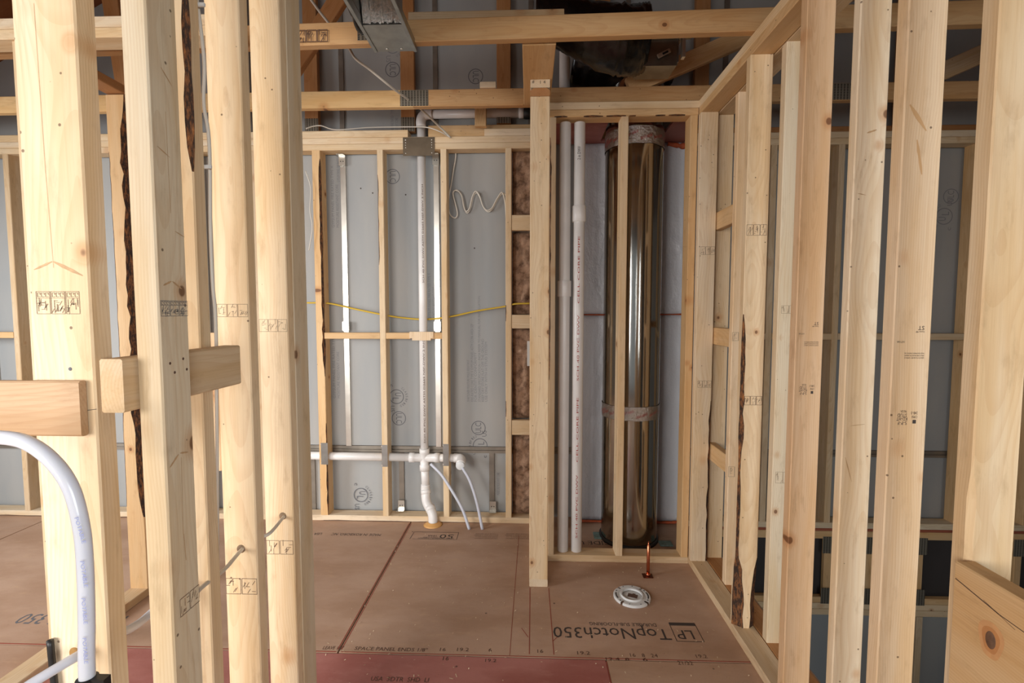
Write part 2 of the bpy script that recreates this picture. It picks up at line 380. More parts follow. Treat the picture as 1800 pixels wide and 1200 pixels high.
def stamp_items(x0, x1, z0, z1, n, seed=1, th=.0009, tops=True):
    """the mill's row of boxed grade marks"""
    r = random.Random(seed); it = []; w = (x1 - x0) / n
    for i in range(n):
        a, b = x0 + i * w + w * .04, x0 + (i + 1) * w - w * .04
        it += [('l', a, z0, b, z0, th), ('l', a, z1, b, z1, th), ('l', a, z0, a, z1, th), ('l', b, z0, b, z1, th)]
        zm = z1 - (z1 - z0) * .3
        if tops:
            it += [('l', a, zm, b, zm, th * .8)]
            for k in range(3):
                c = a + (b - a) * (.1 + .3 * k); d = c + (b - a) * .2; e, f = zm + (z1 - zm) * .2, z1 - (z1 - zm) * .2
                it += [('l', c, e, c, f, th), ('l', c, f, d, f, th), ('l', d, f, d, (e + f) / 2, th), ('l', c, e, d, e, th)]
        hi = zm if tops else z1
        for k in range(15 if tops else 7):
            px = r.uniform(a + w * .1, b - w * .1); pz = r.uniform(z0 + (hi - z0) * .15, hi - (hi - z0) * .15); dx, dz = r.choice([(w * .12, 0), (0, (hi - z0) * .22), (w * .09, (hi - z0) * .14)])
            it.append(('l', px - dx, pz - dz, px + dx, pz + dz, th))
    return it
def small_lines(x0, x1, z, n, dz, h, words):
    r = random.Random(n); return [('t', words[k % len(words)], x0, z - k * dz, h, (x1 - x0) * r.uniform(.8, 1.)) for k in range(n)]

ZB, ZT = 2.391, 2.467     # underside and top of the double top plates
# ================================================================== FLOOR
floor = root('floor', 'tan and red subfloor sheets of the room', 'floor', kind='structure')
def panel(x0, x1, y0, y1, m, label=None):
    o = boxes('subfloor_panel', [(x0, x1, y0, y1, -.019, 0.)], m, floor, bevel=.0012)
    if label: o['label'] = label
    return o
panel(-.769, 1.09, 1.853, 3.35, TAN); panel(-3.2, -.775, 1.853, 3.35, TAN); panel(-4.6, -3.206, 1.853, 3.35, TAN)
panel(-1.95, .306, .63, 1.848, RED, 'red stained subfloor sheet'); panel(.311, 1.09, .63, 1.848, TAN); panel(-4.6, -1.955, .63, 1.848, TAN)
panel(-4.6, -.6, -3.2, .625, TAN); panel(-.595, 1.09, -3.2, .625, TAN)
boxes('dark_underlayer', [(-4.6, 1.088, -3.2, 3.35, -.54, -.021)], DARK, floor)  # dark block added under the sheets so no light shows through the joints
# red edge lines, chalk lines and print on the sheets
printed('chalk_line', [('l', .004, 1.87, .008, 2.34, .0035), ('l', .103, 1.87, .101, 2.34, .0035), ('l', -.075, 1.86, -.06, 2.9, .0022), ('l', .0, 1.97, -.03, 2.03, .003), ('l', .103, 1.95, .125, 1.98, .003)], (0, 0, 0), (1, 0, 0), (0, 1, 0), CHALK, floor)
printed('red_edge_stripe', [('l', -.76, 1.856, 1.08, 1.856, .005), ('l', -4.5, 1.856, -.78, 1.856, .006), ('l', .308, .7, .308, 1.84, .004), ('l', -.764, 1.87, -.764, 3.05, .004), ('l', -.779, 1.87, -.779, 3.05, .004)], (0, 0, 0), (1, 0, 0), (0, 1, 0), CHALK, floor)
# the main print reads from the far side of the room, so it stands upside down here
XR, YR = (-1, 0, 0), (0, -1, 0)
pr = printed('floor_print', [('t', 'TopNotch350', .128, 0, .07, .50), ('t', 'DURABLE SUB-FLOORING', .17, -.038, .022, .295),
    ('t', 'LP', .025, .004, .058, .075), ('l', .0, -.045, .0, .075, .003), ('l', .0, .075, .112, .075, .003), ('l', .112, .075, .112, -.045, .003), ('l', .112, -.028, .0, -.028, .002), ('r', .0, -.048, .112, -.03)],
    (.735, 2.043, 0), XR, YR, INK, floor)
pr2 = printed('floor_print', [('t', 'TopNotch350', .128, 0, .07, .50)], (-1.66, 2.05, 0), XR, YR, INKG, floor)
ft = [('t', '16', -.126, 1.868, .028), ('t', '19.2', -.02, 1.868, .0, .0)]
ft = [('t', s, x, 1.866, .022, w) for s, x, w in (('16', -.10, .035), ('19.2', .005, .0), )]
ft = []
for s, px in (('16', -.13), ('19.2', -.045), ('6', .125), ('16', .345), ): ft.append(('t', s, px, 1.87, .02, .014 * len(s)))
ft = [('t', '16', -.12, 1.872, .022, .028), ('t', '19.2', -.02 - .02, 1.872, .022, .05), ('t', '6', .09, 1.872, .02, .012)]
def at_floor(px, py):
    d = FW + RT * ((px - 900) / 850.) + UP * ((600 - py) / 850.); t = -EYE.z / d.z; return EYE + d * t
ft = []
for s, px, py, w in (('16', 770, 1144, .03), ('19.2', 800, 1144, .055), ('6', 858, 1145, .014), ('16', 942, 1147, .03), ('19.2', 1012, 1150, .058), ('16   8   24', 1106, 1154, .115), ('19.2', 1222, 1156, .05), ('SPACE PANEL ENDS 1/8"', 622, 1142, .30), ('LEAVE 1/8"', 566, 1141, .085)):
    q = at_floor(px, py); ft.append(('t', s, q.x, q.y, .02, w))
printed('edge_numbers', ft, (0, 0, 0), (1, 0, 0), (0, 1, 0), INKM, floor)
ft = []
for s, px, py, w, h in (('16', 775, 1160, .03, .02), ('19.2', 850, 1163, .05, .018), ('USA  3DTR  SHD  LI', 650, 1196, .22, .022), ('12.4  8', 1062, 1160, .1, .016), ('6', 1130, 1162, .02, .02), ('21/32', 1192, 1168, .06, .02)):
    q = at_floor(px, py); ft.append(('t', s, q.x, q.y, h, w))
printed('edge_numbers', ft, (0, 0, 0), (1, 0, 0), (0, 1, 0), INKM, floor)
q = at_floor(671, 938); printed('floor_print', [('t', 'MADE IN ROXBORO, NC', 0, 0, .03, .31), ('t', 'USA', .37, 0, .03, .05)], q, XR, YR, INK, floor)
q = at_floor(806, 937)
printed('floor_print', [('l', 0, -.01, .28, -.01, .004), ('l', 0, .085, .27, .085, .003), ('l', 0, -.01, 0, .085, .003), ('l', .28, -.01, .285, .085, .003), ('t', '50', .02, .02, .05, .09), ('t', 'YEAR', .125, .03, .02, .06), ('t', 'LIMITED TRANSFERABLE WARRANTY', .02, .065, .014, .22), ('t', 'STRUCTURAL', .12, .055, .01, .09)], q, XR, YR, INK, floor)
for px in (876, 930):
    q = at_floor(px, 938); printed('floor_print', small_lines(0, .17, .06, 4, .02, .009, ['PERFORMANCE CATEGORY', 'SPAN RATING 24 oc', 'EXPOSURE 1 SIZED', 'TONGUE AND GROOVE']), q, XR, YR, INKM, floor)
q = at_floor(1057, 951); printed('floor_print', [('t', 'SIDE UP', -.04, 0, .045, .22)], q, XR, YR, INK, floor)
# shavings
bm = bmesh.new()
for k in range(380):
    x, y = random.uniform(-.85, .85), random.uniform(1.45, 2.95)
    a = random.uniform(0, 6.28); l = random.uniform(.0015, .0045) * (2.2 if random.random() < .05 else 1); w = random.uniform(.0008, .0022)
    c, s_ = math.cos(a), math.sin(a); h = random.uniform(.0008, .003)
    vs = [bm.verts.new((x + l * c * i - w * s_ * j, y + l * s_ * i + w * c * j, .001 + h * (i == 1))) for i, j in ((-1, -1), (1, -1), (1, 1), (-1, 1))]; bm.faces.new(vs)
sh = bm_obj('wood_shavings', bm, CHIP); setp(sh, 'pale sawdust and wood chips scattered over the tan and red subfloor', 'shavings', kind='stuff')

# ================================================================== BACK WALL (gypsum liner panels between steel H studs)
wb = root('wall_back', 'blue-grey gypsum liner wall behind the wooden framing', 'wall', (0, 3.18, 0), kind='structure')
HX = [-4.25 + .61 * k for k in range(0)] or [-4.263, -3.653, -3.043, -2.433, -1.823, -1.213, -.603, .007, .617, 1.227, 1.837, 2.447, 3.057, 3.667]
zc = .455
for i, x in enumerate(HX[:-1]):
    boxes('gypsum_panel', [(x + .003, HX[i + 1] - .003, 3.182, 3.207, zc + .022, 4.6)], GYP, wb)
low = [x - .255 for x in HX] + [4.0]
for i in range(len(low) - 1):
    a, b = low[i] + .003, low[i + 1] - .003
    boxes('gypsum_panel', [(a, b, 3.187, 3.212, -.3, zc - .022)], GYP, wb)
for x in HX: boxes('steel_stud', [(x - .017, x + .017, 3.170, 3.1815, zc + .02, 2.40)], GALV_B, wb); boxes('steel_stud', [(x - .015, x + .015, 3.172, 3.1815, 2.5, 4.4)], GALV_W, wb)
for x in low[:-1]: boxes('steel_stud', [(x - .017, x + .017, 3.174, 3.1865, .0, zc - .02)], GALV_W, wb)
boxes('steel_track', [(-4.5, 3.9, 3.168, 3.182, zc - .02, zc - .003), (-4.5, 3.9, 3.176, 3.182, zc - .002, zc + .02)], GALV_W, wb)
boxes('backing_sheet', [(-4.6, 3.95, 3.214, 3.24, -3.0, 5.3)], DARK, wb)
# L clips that tie steel studs to the timber frame
def clip(x, z, side, lab):
    t = root('breakaway_clip', lab, 'clip', (x, 3.16, z))
    bm = bmesh.new(); add_box(bm, x - .021, x + .021, 3.1555, 3.158, z - .03, z + .03)
    s = 1 if side == 'top' else -1
    if side != 'mid': add_box(bm, x - .024, x + .024, 3.118, 3.158, z + s * .03, z + s * .0325)
    else: add_box(bm, x + .002, x + .026, 3.146, 3.158, z - .03, z + .03)
    bm_obj('plate', bm, GALV_B, t)
    for k, (dx, dz) in enumerate(((-.008, -.004), (.008, -.004)) if side != 'mid' else ((.012, .016), (.012, 0), (.012, -.016))):
        cyl('screw_hole', (x + dx, 3.1535, z + dz), .0034, .0025, BLACK, t, 'Y', 10, .0005)
clip(-1.213, 2.352, 'top', 'bright metal clip at the top of the left steel stud of the back wall')
clip(-.603, 2.352, 'top', 'bright metal clip under the top plate, right of the white stack pipe')
clip(-1.213, 1.282, 'mid', 'metal clip just above the wooden rail, left of the central back studs')
clip(-.603, 1.282, 'mid', 'metal clip just above the wooden rail, right of the white stack pipe')
clip(-.24, .08, 'low', 'shiny metal clip on the bottom plate right of the two thin tubes')
clip(-.858, .08, 'low', 'metal clip on the bottom plate left of the white pipe bend')
clip(-3.47, 1.282, 'mid', 'metal clip at the far left edge of the photo above a short rail')
# print on the panels
def wallprint(items, x, z, mat=INKG, xd=(1, 0, 0), yd=(0, 0, 1), y=3.182): printed('panel_print', items, (x, y, z), xd, yd, mat, wb)
def ul(x, z, ang, mat=INKG2, s=1.):
    # round certification mark, letters turned by ang
    c, s_ = math.cos(ang), math.sin(ang)
    it = [('c', 0, 0, .052 * s, .006 * s), ('t', 'U', -.034 * s, -.012 * s, .05 * s, .03 * s), ('t', 'L', .004 * s, -.032 * s, .05 * s, .028 * s)]
    it += [('t', 'US', .07 * s, -.05 * s, .035 * s, .05 * s), ('t', 'c', -.1 * s, -.05 * s, .03 * s, .022 * s)]
    for k, ch in enumerate('CLASSIFIED'):
        a = math.radians(150 - k * 13.5); it.append(('t', ch, math.cos(a) * .072 * s, math.sin(a) * .072 * s, .018 * s, .013 * s, a - math.pi / 2))
    wallprint(it, x, z, mat, (c, 0, s_), (-s_, 0, c))
def ulc(x, z, ang, mat=INKG2):
    c, s_ = math.cos(ang), math.sin(ang)
    wallprint([('c', 0, 0, .043, .005), ('t', 'ULC', -.036, -.018, .04, .07)], x, z, mat, (c, 0, s_), (-s_, 0, c))
H = math.pi / 2
from_px = lambda px, py, Y: (lambda d: EYE + d * (Y / d.y))(FW + RT * ((px - 900) / 850.) + UP * ((600 - py) / 850.))
for px, py, ang in ((697, 697, -H), (844, 783, H), (634, 870, -H), (690, 112 - 32, -H)):
    p = from_px(px, py, 3.18); ul(p.x, p.z, ang, INKG if py > 300 else INKG2, .85)
for px, py, ang in ((701, 735, -H), (841, 752, H), (690, 122, -H), (836, 134, -H), (690, 290 + 20, -H)):
    p = from_px(px, py, 3.18); ulc(p.x, p.z, ang, INKG)
p = from_px(833, 706, 3.18)
wallprint([('t', 'SHAFTLINER MOISTURE MOLD RESISTANT', 0, 0, .016, .28), ('t', 'FIRE-RATED CORE TYPE X GYPSUM PANEL ASTM C1396 AREA SEP', 0, -.028, .018, .52), ('t', 'FOR IDENTITY CONFORMITY', 0, -.05, .018, .33),
    ('t', 'STANDARD SPECIFICATION 1 INCH REFER TO MANUAL FOR INSTALLATION', 0, -.075, .016, .70), ('t', 'KEEP DRY STORE FLAT OFF THE GROUND', 0, -.098, .017, .42), ('t', 'USE ONLY WITH H STUD SYSTEM', 0, -.12, .016, .40)], p.x - .03, p.z, INKG2, (0, 0, 1), (-1, 0, 0))
for px, py, L in ((588, 400, .4), (590, 700, .45), (597, 320, .2), (757, 560, .3), (692, 250, .22), (870, 870, .22)):
    p = from_px(px, py, 3.18); wallprint([('t', 'GYPSUM PANEL FIRE RATED TYPE X', 0, 0, .018, L), ('t', 'MOISTURE RESISTANT CORE', 0, -.03, .018, L * .7)], p.x, p.z, INKG2, (0, 0, 1), (-1, 0, 0))
p = from_px(1660, 380, 3.18); ul(p.x, p.z, H, INKG2, .9); p = from_px(1672, 345, 3.18); ulc(p.x, p.z, H)
for px, py in ((634, 331), (655, 339), (713, 342), (834, 436)):
    p = from_px(px, py, 3.18); wallprint([('c', 0, 0, .001, .004)], p.x, p.z, INK)

# ================================================================== BACK STUD WALL
YB = 3.07
bw = root('stud_frame', 'long pine stud wall across the back in front of the blue-grey panels', 'stud frame', (-.5, 3.11, 0))
board('bottom_plate', -4.5, .02, YB, YB + .089, 0, .038, bw, 'pale', wane=((-1, -1, .6, 2.2, .012, True), (-1, -1, 3.0, 4.3, .010, True)))
board('bottom_plate', .965, 3.9, YB, YB + .089, 0, .038, bw, 'grey')
for k, (xa, xb) in enumerate(((-4.5, .105), (.965, 3.9))):
    board('top_plate', xa, xb, YB, YB + .089, ZB, ZB + .037, bw, 'warm'); board('top_plate', xa, xb, YB, YB + .089, ZB + .038, ZT, bw, 'pale')
board('cap_plate', -3.9, -.76, YB, YB + .089, ZT + .001, ZT + .044, bw, 'warm'); board('cap_plate', -.28, .02, YB, YB + .06, ZT + .001, ZT + .044, bw, 'pale')
board('cap_plate', -.64, .1, YB + .045, YB + .083, ZT + .001, ZT + .085, bw, 'orange', label='dark board on edge over the top plates')
board('stud', -1.372, -1.320, YB, YB + .089, .038, ZB, bw, 'orange', 'orange stud with torn bark along its right edge', wane=((1, -1, .9, 2.35, .02, True), (1, -1, .0, .6, .012, True)))
board('stud', -.957, -.919, YB, YB + .089, .038, ZB, bw, 'warm', wane=((-1, -1, 1.6, 2.35, .010, True),))
board('stud', -.556, -.518, YB, YB + .089, .038, ZB, bw, 'warm', wane=((1, -1, .3, 2.2, .007, False),))
board('stud', -.149, -.111, YB, YB + .089, .038, ZB, bw, 'warm', wane=((-1, -1, .3, 1.5, .006, True),))
board('stud', .103, .141, YB, YB + .089, .038, ZB, bw, 'warm')
for x in (-1.76, -2.17, -2.57, -2.98, -3.40, 1.07, 1.476, 1.88, 2.29, 2.69, 3.10, 3.5):
    board('stud', x, x + .038, YB, YB + .089, .038, ZB, bw, 'orange' if x > 2 else 'dull')
for a, b in ((-1.319, -.958), (-.918, -.762), (-.645, -.557), (-4.4, -3.403), (1.109, 1.475), (1.515, 1.879), (1.919, 2.289), (2.329, 2.689), (2.729, 3.099)):
    board('rail_block', a, b, YB + .002, YB + .04, 1.203, 1.243, bw, 'orange' if a < 0 else 'dull', axis=0)
bm = bmesh.new(); add_box(bm, -.765, -.61, YB - .004, YB + .02, 1.208, 1.249); add_box(bm, -.748, -.628, YB - .004, YB + .02, 1.194, 1.208)
o = bm_obj('strap_block', bm, WOOD, bw, origin=(-.69, YB, 1.22)); o.color = (1, .95, .9, 1); o['label'] = 'pale notched block across the stack pipe'
for i, (z0, z1) in enumerate(((1.887, 1.983), (1.271, 1.358), (.584, .68))): board('ladder_block', -.110, .102, YB + .004, YB + .042, z0, z1, bw, 'warm', axis=0)
def batt(x0, x1, z0, z1, lab):
    bm = bmesh.new(); nx, nz = 10, max(8, int((z1 - z0) / .018)); g = []
    for i in range(nx + 1):
        row = []
        for k in range(nz + 1):
            x = x0 + (x1 - x0) * i / nx; z = z0 + (z1 - z0) * k / nz
            e = min(i, nx - i, 2) / 2 * min(k, nz - k, 2) / 2
            y = YB + .066 - .036 * e * (.6 + noise.noise(Vector((x * 22, z * 14, 5))) + .5 * noise.noise(Vector((x * 60, z * 45, 9))))
            row.append(bm.verts.new((x, y, z)))
        g.append(row)
    for i in range(nx):
        for k in range(nz): bm.faces.new((g[i][k], g[i + 1][k], g[i + 1][k + 1], g[i][k + 1]))
    ext = bmesh.ops.extrude_face_region(bm, geom=bm.faces[:]); vs = [v for v in ext['geom'] if isinstance(v, bmesh.types.BMVert)]
    for v in vs: v.co.y = YB + .10
    o = bm_obj('insulation_batt', bm, INS, None, True, origin=((x0 + x1) / 2, YB + .05, z0)); setp(o, lab, 'insulation', 'brown batts beside the post'); return o
for z0, z1, lab in ((1.984, 2.39, 'topmost brown glass wool batt in the narrow bay left of the post'), (1.36, 1.885, 'second brown glass wool batt from the top in the bay, yellow cable across its foot'),
                    (.682, 1.269, 'third brown glass wool batt from the top in the bay, white slip at its edge'), (.04, .582, 'lowest brown glass wool batt in the narrow bay left of the post')):
    batt(-.108, .1, z0, z1, lab)
o = boxes('paper_slip', [(-.012, .012, YB + .016, YB + .02, 1.03, 1.19)], PAPER); setp(o, 'small white slip in front of the third brown batt beside the post', 'slip')

# nail guards over the horizontal pipe
def guard(x, w, z, lab):
    t = root('nail_guard', lab, 'nail guard', (x, YB - .002, z)); boxes('plate', [(x - w / 2, x + w / 2, YB - .0032, YB - .0008, z - .072, z + .072)], GALV, t, bevel=.0006)
    boxes('tooth', [(x - w / 2 - .002, x - w / 2 + .003, YB - .0040, YB - .0008, z + .058, z + .068)], GALV_B, t); boxes('tooth', [(x - w / 2 - .002, x - w / 2 + .003, YB - .0040, YB - .0008, z - .068, z - .058)], GALV_B, t)
guard(-1.336, .046, .45, 'steel nail guard on the bark-edged back stud over the white pipe'); guard(-.938, .038, .44, 'steel nail guard on the middle back stud over the white pipe')
guard(-.537, .038, .45, 'steel nail guard on the back stud beside the capped white pipe end')
t = root('tie_plate', 'brown-grey steel plate nailed over the top plates in front of the white stack pipe', 'steel plate', (-.69, YB, 2.41))
boxes('plate', [(-.79, -.591, YB - .0045, YB - .0015, 2.35, 2.463)], DARKMETAL, t, bevel=.0008)
for x in (-.773, -.609):
    for z in (2.447, 2.43, 2.415, 2.40, 2.366): cyl('nail', (x, YB - .0065, z), .0028 if z != 2.447 else .004, .003, GALV_B, t, 'Y', 10, .0005)

# ================================================================== ROOF STRUCTURE
def roofz(x): return 2.62 + (x + 4.3) * .5 if x < .8 else 5.17 - (x - .8) * .5
ce = root('ceiling', 'brown roof sheathing above the trusses', 'roof', (0, 0, 3), kind='structure')
bm = bmesh.new()
for xa, xb in ((-5.2, .8), (.8, 6.0)):
    for ya in (-3.3, -1.1, 1.1):
        yb = ya + 2.195; vs = [(xa, ya, roofz(xa)), (xb, ya, roofz(xb)), (xb, yb, roofz(xb)), (xa, yb, roofz(xa))]
        lo = [bm.verts.new(v) for v in vs]; hi = [bm.verts.new((v[0], v[1], v[2] + .02)) for v in vs]
        bm.faces.new(lo); bm.faces.new(hi)
        for k in range(4): bm.faces.new((lo[k], lo[(k + 1) % 4], hi[(k + 1) % 4], hi[k]))
bm_obj('roof_panel', bm, OSB, ce)
def nail_plate(x0, x1, z0, z1, y, parent, label=None):
    o = boxes('nail_plate', [(x0, x1, y - .0022, y - .0004, z0, z1)], NPLATE, parent)
    if label: o['label'] = label
def truss(y, lab, webs, plates, rot=0., split=None, tints=('warm', 'orange'), ch=True):
    t = root('roof_truss', lab, 'roof truss', (-.5, y, ZT))
    s = split if split is not None else -.62
    board('bottom_chord', -4.4, s, y, y + .038, ZT + .001, ZT + .089, t, tints[0]); board('bottom_chord', s + .001, 4.0, y, y + .038, ZT + .001, ZT + .089, t, tints[1])
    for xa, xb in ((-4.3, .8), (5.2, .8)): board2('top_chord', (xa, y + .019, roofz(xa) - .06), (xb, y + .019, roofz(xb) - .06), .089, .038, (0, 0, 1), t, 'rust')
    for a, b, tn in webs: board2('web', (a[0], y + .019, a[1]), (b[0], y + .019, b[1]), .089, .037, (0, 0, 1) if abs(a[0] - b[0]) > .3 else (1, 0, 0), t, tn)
    for p in plates: nail_plate(*p, y, t)
    t.rotation_euler.z = rot; return t
zc_ = ZT + .09
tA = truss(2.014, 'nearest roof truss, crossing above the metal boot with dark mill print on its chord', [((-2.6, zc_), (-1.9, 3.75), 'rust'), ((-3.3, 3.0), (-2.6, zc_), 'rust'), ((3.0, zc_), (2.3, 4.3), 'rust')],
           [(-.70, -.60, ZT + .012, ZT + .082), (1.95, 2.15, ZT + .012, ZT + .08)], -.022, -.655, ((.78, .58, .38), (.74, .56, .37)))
printed('grade_print', stamp_items(-1.0, -.82, ZT + .01, ZT + .055, 4, 4, .003, False), (0, 2.0136, 0), (1, 0, 0), (0, 0, 1), INKM, tA)
printed('grade_print', stamp_items(-.36, -.2, ZT + .03, ZT + .08, 5, 6, .0026, False), (0, 2.0136, 0), (1, 0, 0), (0, 0, 1), INKM, tA)
printed('grade_print', stamp_items(-.08, .02, ZT + .006, ZT + .07, 3, 8, .0022, False), (0, 2.0136, 0), (1, 0, 0), (0, 0, 1), INKM, tA)
tB = truss(2.63, 'second roof truss, above the closet with a large toothed plate on its chord', [((.52, zc_), (1.9, 3.12), 'orange'), ((-1.36, zc_), (-.86, 3.25), 'rust'), ((-3.4, zc_), (-2.3, 3.2), 'rust'), ((2.0, zc_), (2.9, 2.95), 'dull'), ((-2.2, zc_), (-2.3, 3.4), 'rust')],
           [(-.689, -.538, ZT + .004, ZT + .086), (1.55, 1.72, ZT + .004, ZT + .086)], 0., -.62, ((.92, .75, .50), (.74, .54, .35)))
board('nailer', -.5, .14, 2.054, 2.11, 2.572, 2.61, tA, 'dull')
# gable truss against the back wall
for yy in (1.404, .794, .184, -.426):
    truss(yy, 'roof truss above and behind the viewer, out of the picture', [((-2.6, zc_), (-1.9, 3.75), 'rust'), ((-1.2, 4.1), (-.3, zc_), 'rust'), ((.4, zc_), (.9, 4.9), 'rust'), ((2.6, zc_), (1.9, 4.5), 'rust')], [], 0., -.6, ('orange', 'orange'))['group'] = 'roof trusses overhead out of view'
tG = root('gable_truss', 'gable end frame of dark orange verticals standing on the back wall plates', 'roof truss', (-.5, 3.15, ZT))
board('bottom_chord', -4.4, -.78, YB + .079, YB + .096, ZT + .002, ZT + .06, tG, 'rust'); board('bottom_chord', -.6, 4, YB + .079, YB + .096, ZT + .002, ZT + .06, tG, 'rust')
for x in (-3.22, -2.61, -2.0, -1.385, -.768, -.162, .45, 1.06, 1.67, 2.28, 2.89, 3.5):
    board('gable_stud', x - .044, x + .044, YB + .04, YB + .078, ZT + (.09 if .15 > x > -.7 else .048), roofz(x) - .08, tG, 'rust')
    nail_plate(x - .043, x + .043, ZT + (.09 if .15 > x > -.7 else .048), ZT + .135, YB + .04, tG)
o = board('lumber_offcut', -.262, -.178, 2.62, 2.655, 2.557, 2.588, None, 'pale', axis=0); setp(o, 'short pale offcut lying on the second truss chord', 'offcut')
o = board('lumber_offcut', -.335, -.265, 3.03, 3.068, ZT + .046, ZT + .20, None, 'orange', axis=2); setp(o, 'short orange block standing in front of the white pipe above the back wall', 'block')
o = board('nailer_board', -.03, .108, 2.056, 2.628, ZT + .001, ZT + .038, None, (.84, .66, .45), axis=1); setp(o, 'flat orange board above the post, running back from the nearest truss', 'board')

# ================================================================== CLOSET
YC = 2.6
cw = root('stud_frame', 'short closet front frame around the shiny duct, with a bark-edged top plate', 'stud frame', (.5, YC, 0))
board('bottom_plate', .097, .873, YC, YC + .089, 0, .038, cw, 'dull')
board('top_plate', .097, .873, YC, YC + .089, ZB + .001, ZB + .038, cw, 'orange', 'orange lower top plate with dark bark edge', wane=((-1, -1, .0, .62, .009, True, True), (-1, -1, .1, .77, .008, True)))
board('top_plate', .097, .964, YC, YC + .089, ZB + .039, ZT, cw, 'warm')
board('stud', .108, .140, YC, YC + .089, .038, ZB, cw, 'dull', wane=((-1, -1, .9, 2.3, .011, True),))
board('stud', .478, .516, YC, YC + .089, .038, ZB, cw, 'warm')
board('stud', .834, .872, YC, YC + .089, .038, ZB, cw, 'orange', 'knotty orange stud at the closet corner')
lidm = root('closet_lid', 'red-brown sheathing lid over the closet behind its top plates', 'sheathing', (.5, 2.9, 2.43))
bm = bmesh.new()
n = 24; cxx, cyy = .612, 2.912
add_box(bm, .12, .44, 2.69, 3.13, 2.43, 2.445); add_box(bm, .80, .96, 2.69, 3.13, 2.43, 2.445); add_box(bm, .44, .80, 3.08, 3.13, 2.43, 2.445); add_box(bm, .44, .80, 2.69, 2.73, 2.43, 2.445)
bm_obj('lid_panel', bm, RED, lidm)
# poly-faced insulation behind the duct
def facing(x0, x1, z0, z1, lab, seed):
    bm = bmesh.new(); nx, nz = 26, int((z1 - z0) / .03); g = []
    for i in range(nx + 1):
        row = []
        for k in range(nz + 1):
            x = x0 + (x1 - x0) * i / nx; z = z0 + (z1 - z0) * k / nz; xx = x
            if i == nx: xx += .006 * noise.noise(Vector((z * 7, seed, 1)))
            y = 3.118 - .014 * noise.noise(Vector((x * 3.5, z * 1.6, seed))) - .004 * noise.noise(Vector((x * 15, z * 11, seed)))
            row.append(bm.verts.new((xx, y, z)))
        g.append(row)
    for i in range(nx):
        for k in range(nz): bm.faces.new((g[i][k], g[i + 1][k], g[i + 1][k + 1], g[i][k + 1]))
    ext = bmesh.ops.extrude_face_region(bm, geom=bm.faces[:])
    for v in ext['geom']:
        if isinstance(v, bmesh.types.BMVert): v.co.y = 3.145
    o = bm_obj('faced_insulation', bm, SHEET, None, True, origin=((x0 + x1) / 2, 3.13, z0)); setp(o, lab, 'insulation'); return o
facing(.30, .985, 1.362, 2.428, 'upper white poly-faced insulation sheet behind the shiny duct', 2.); facing(.30, .99, .012, 1.356, 'lower white poly-faced insulation sheet behind the shiny duct', 8.)
bm = bmesh.new()
def blob(bm, path, r, seed):
    P = smooth_path(path, 6); add_tube(bm, P, lambda i: r * (.6 + .9 * abs(noise.noise(P[i] * 23 + Vector((seed, 0, 0))))), 7)
blob(bm, [(.3, 3.11, 1.359), (.6, 3.11, 1.357), (.99, 3.11, 1.361)], .006, 1); blob(bm, [(.3, 3.10, .012), (.6, 3.10, .01), (.9, 3.10, .01), (.97, 3.09, .02)], .011, 3)
blob(bm, [(.97, 3.09, .02), (1.0, 3.085, .025)], .022, 4); blob(bm, [(.86, 3.11, 2.42), (.93, 3.105, 2.405), (.985, 3.10, 2.40)], .018, 5)
blob(bm, [(.992, 3.11, 1.36), (.99, 3.11, 1.7), (.985, 3.11, 1.95)], .009, 6)
o = bm_obj('foam_sealant', bm, FOAM, None, True); setp(o, 'orange foam sealant along the edges of the white poly facing', 'foam', kind='stuff')
# the metal flue
du = root('metal_duct', 'large round shiny metal duct standing in the closet behind the middle stud', 'duct', (cxx, cyy, 0))
bm = bmesh.new(); R_ = .166
add_lathe(bm, [(R_, .004), (R_, .02), (R_, .76), (R_, .775), (R_ + .0025, .777), (R_ + .0025, .79), (R_, .792), (R_, .81), (R_, 2.31), (R_, 2.33), (R_ + .002, 2.332), (R_ + .002, 2.345), (R_, 2.347), (R_, 2.37), (R_, 2.75)], (cxx, cyy, 0), 'Z', 72)
bm_obj('pipe', bm, CHROME, du, True)
def tape(z0, z1):
    bm = bmesh.new(); n, k2 = 96, 10; g = []
    for j in range(k2 + 1):
        row = []
        for i in range(n):
            a = 2 * math.pi * i / n; r = R_ + .0035 + .0016 * noise.noise(Vector((a * 7, j * 1.7, z0 * 9))); z = z0 + (z1 - z0) * j / k2 + (.004 * noise.noise(Vector((a * 3, z0, 1))) if j in (0, k2) else 0)
            row.append(bm.verts.new((cxx + r * math.cos(a), cyy + r * math.sin(a), z)))
        g.append(row)
    for j in range(k2):
        for i in range(n): bm.faces.new((g[j][i], g[j][(i + 1) % n], g[j + 1][(i + 1) % n], g[j + 1][i]))
    tp = bm_obj('foil_tape', bm, FOIL, du, True)
    # slanted red lettering wrapped on the tape
    V = []; F = []
    for k in range(14):
        vs, fs, w = text_geo('181A-P 181B-FX', 1); base = math.radians(188 + k * 27); i0 = len(V)
        for vx, vy in vs:
            a = base + vx / w * math.radians(23); z = z0 + (z1 - z0) * (.15 + .1 * (k % 3)) + vx / w * .022 + vy * .024
            V.append((cxx + (R_ + .0062) * math.cos(a), cyy + (R_ + .0062) * math.sin(a), z))
        F += [tuple(i0 + q for q in f) for f in fs]
    me = bpy.data.meshes.new('tape_lettering'); me.from_pydata(V, [], F); link('tape_lettering', me, INKR, None).parent = tp
tape(.755, .835); tape(2.305, 2.40)
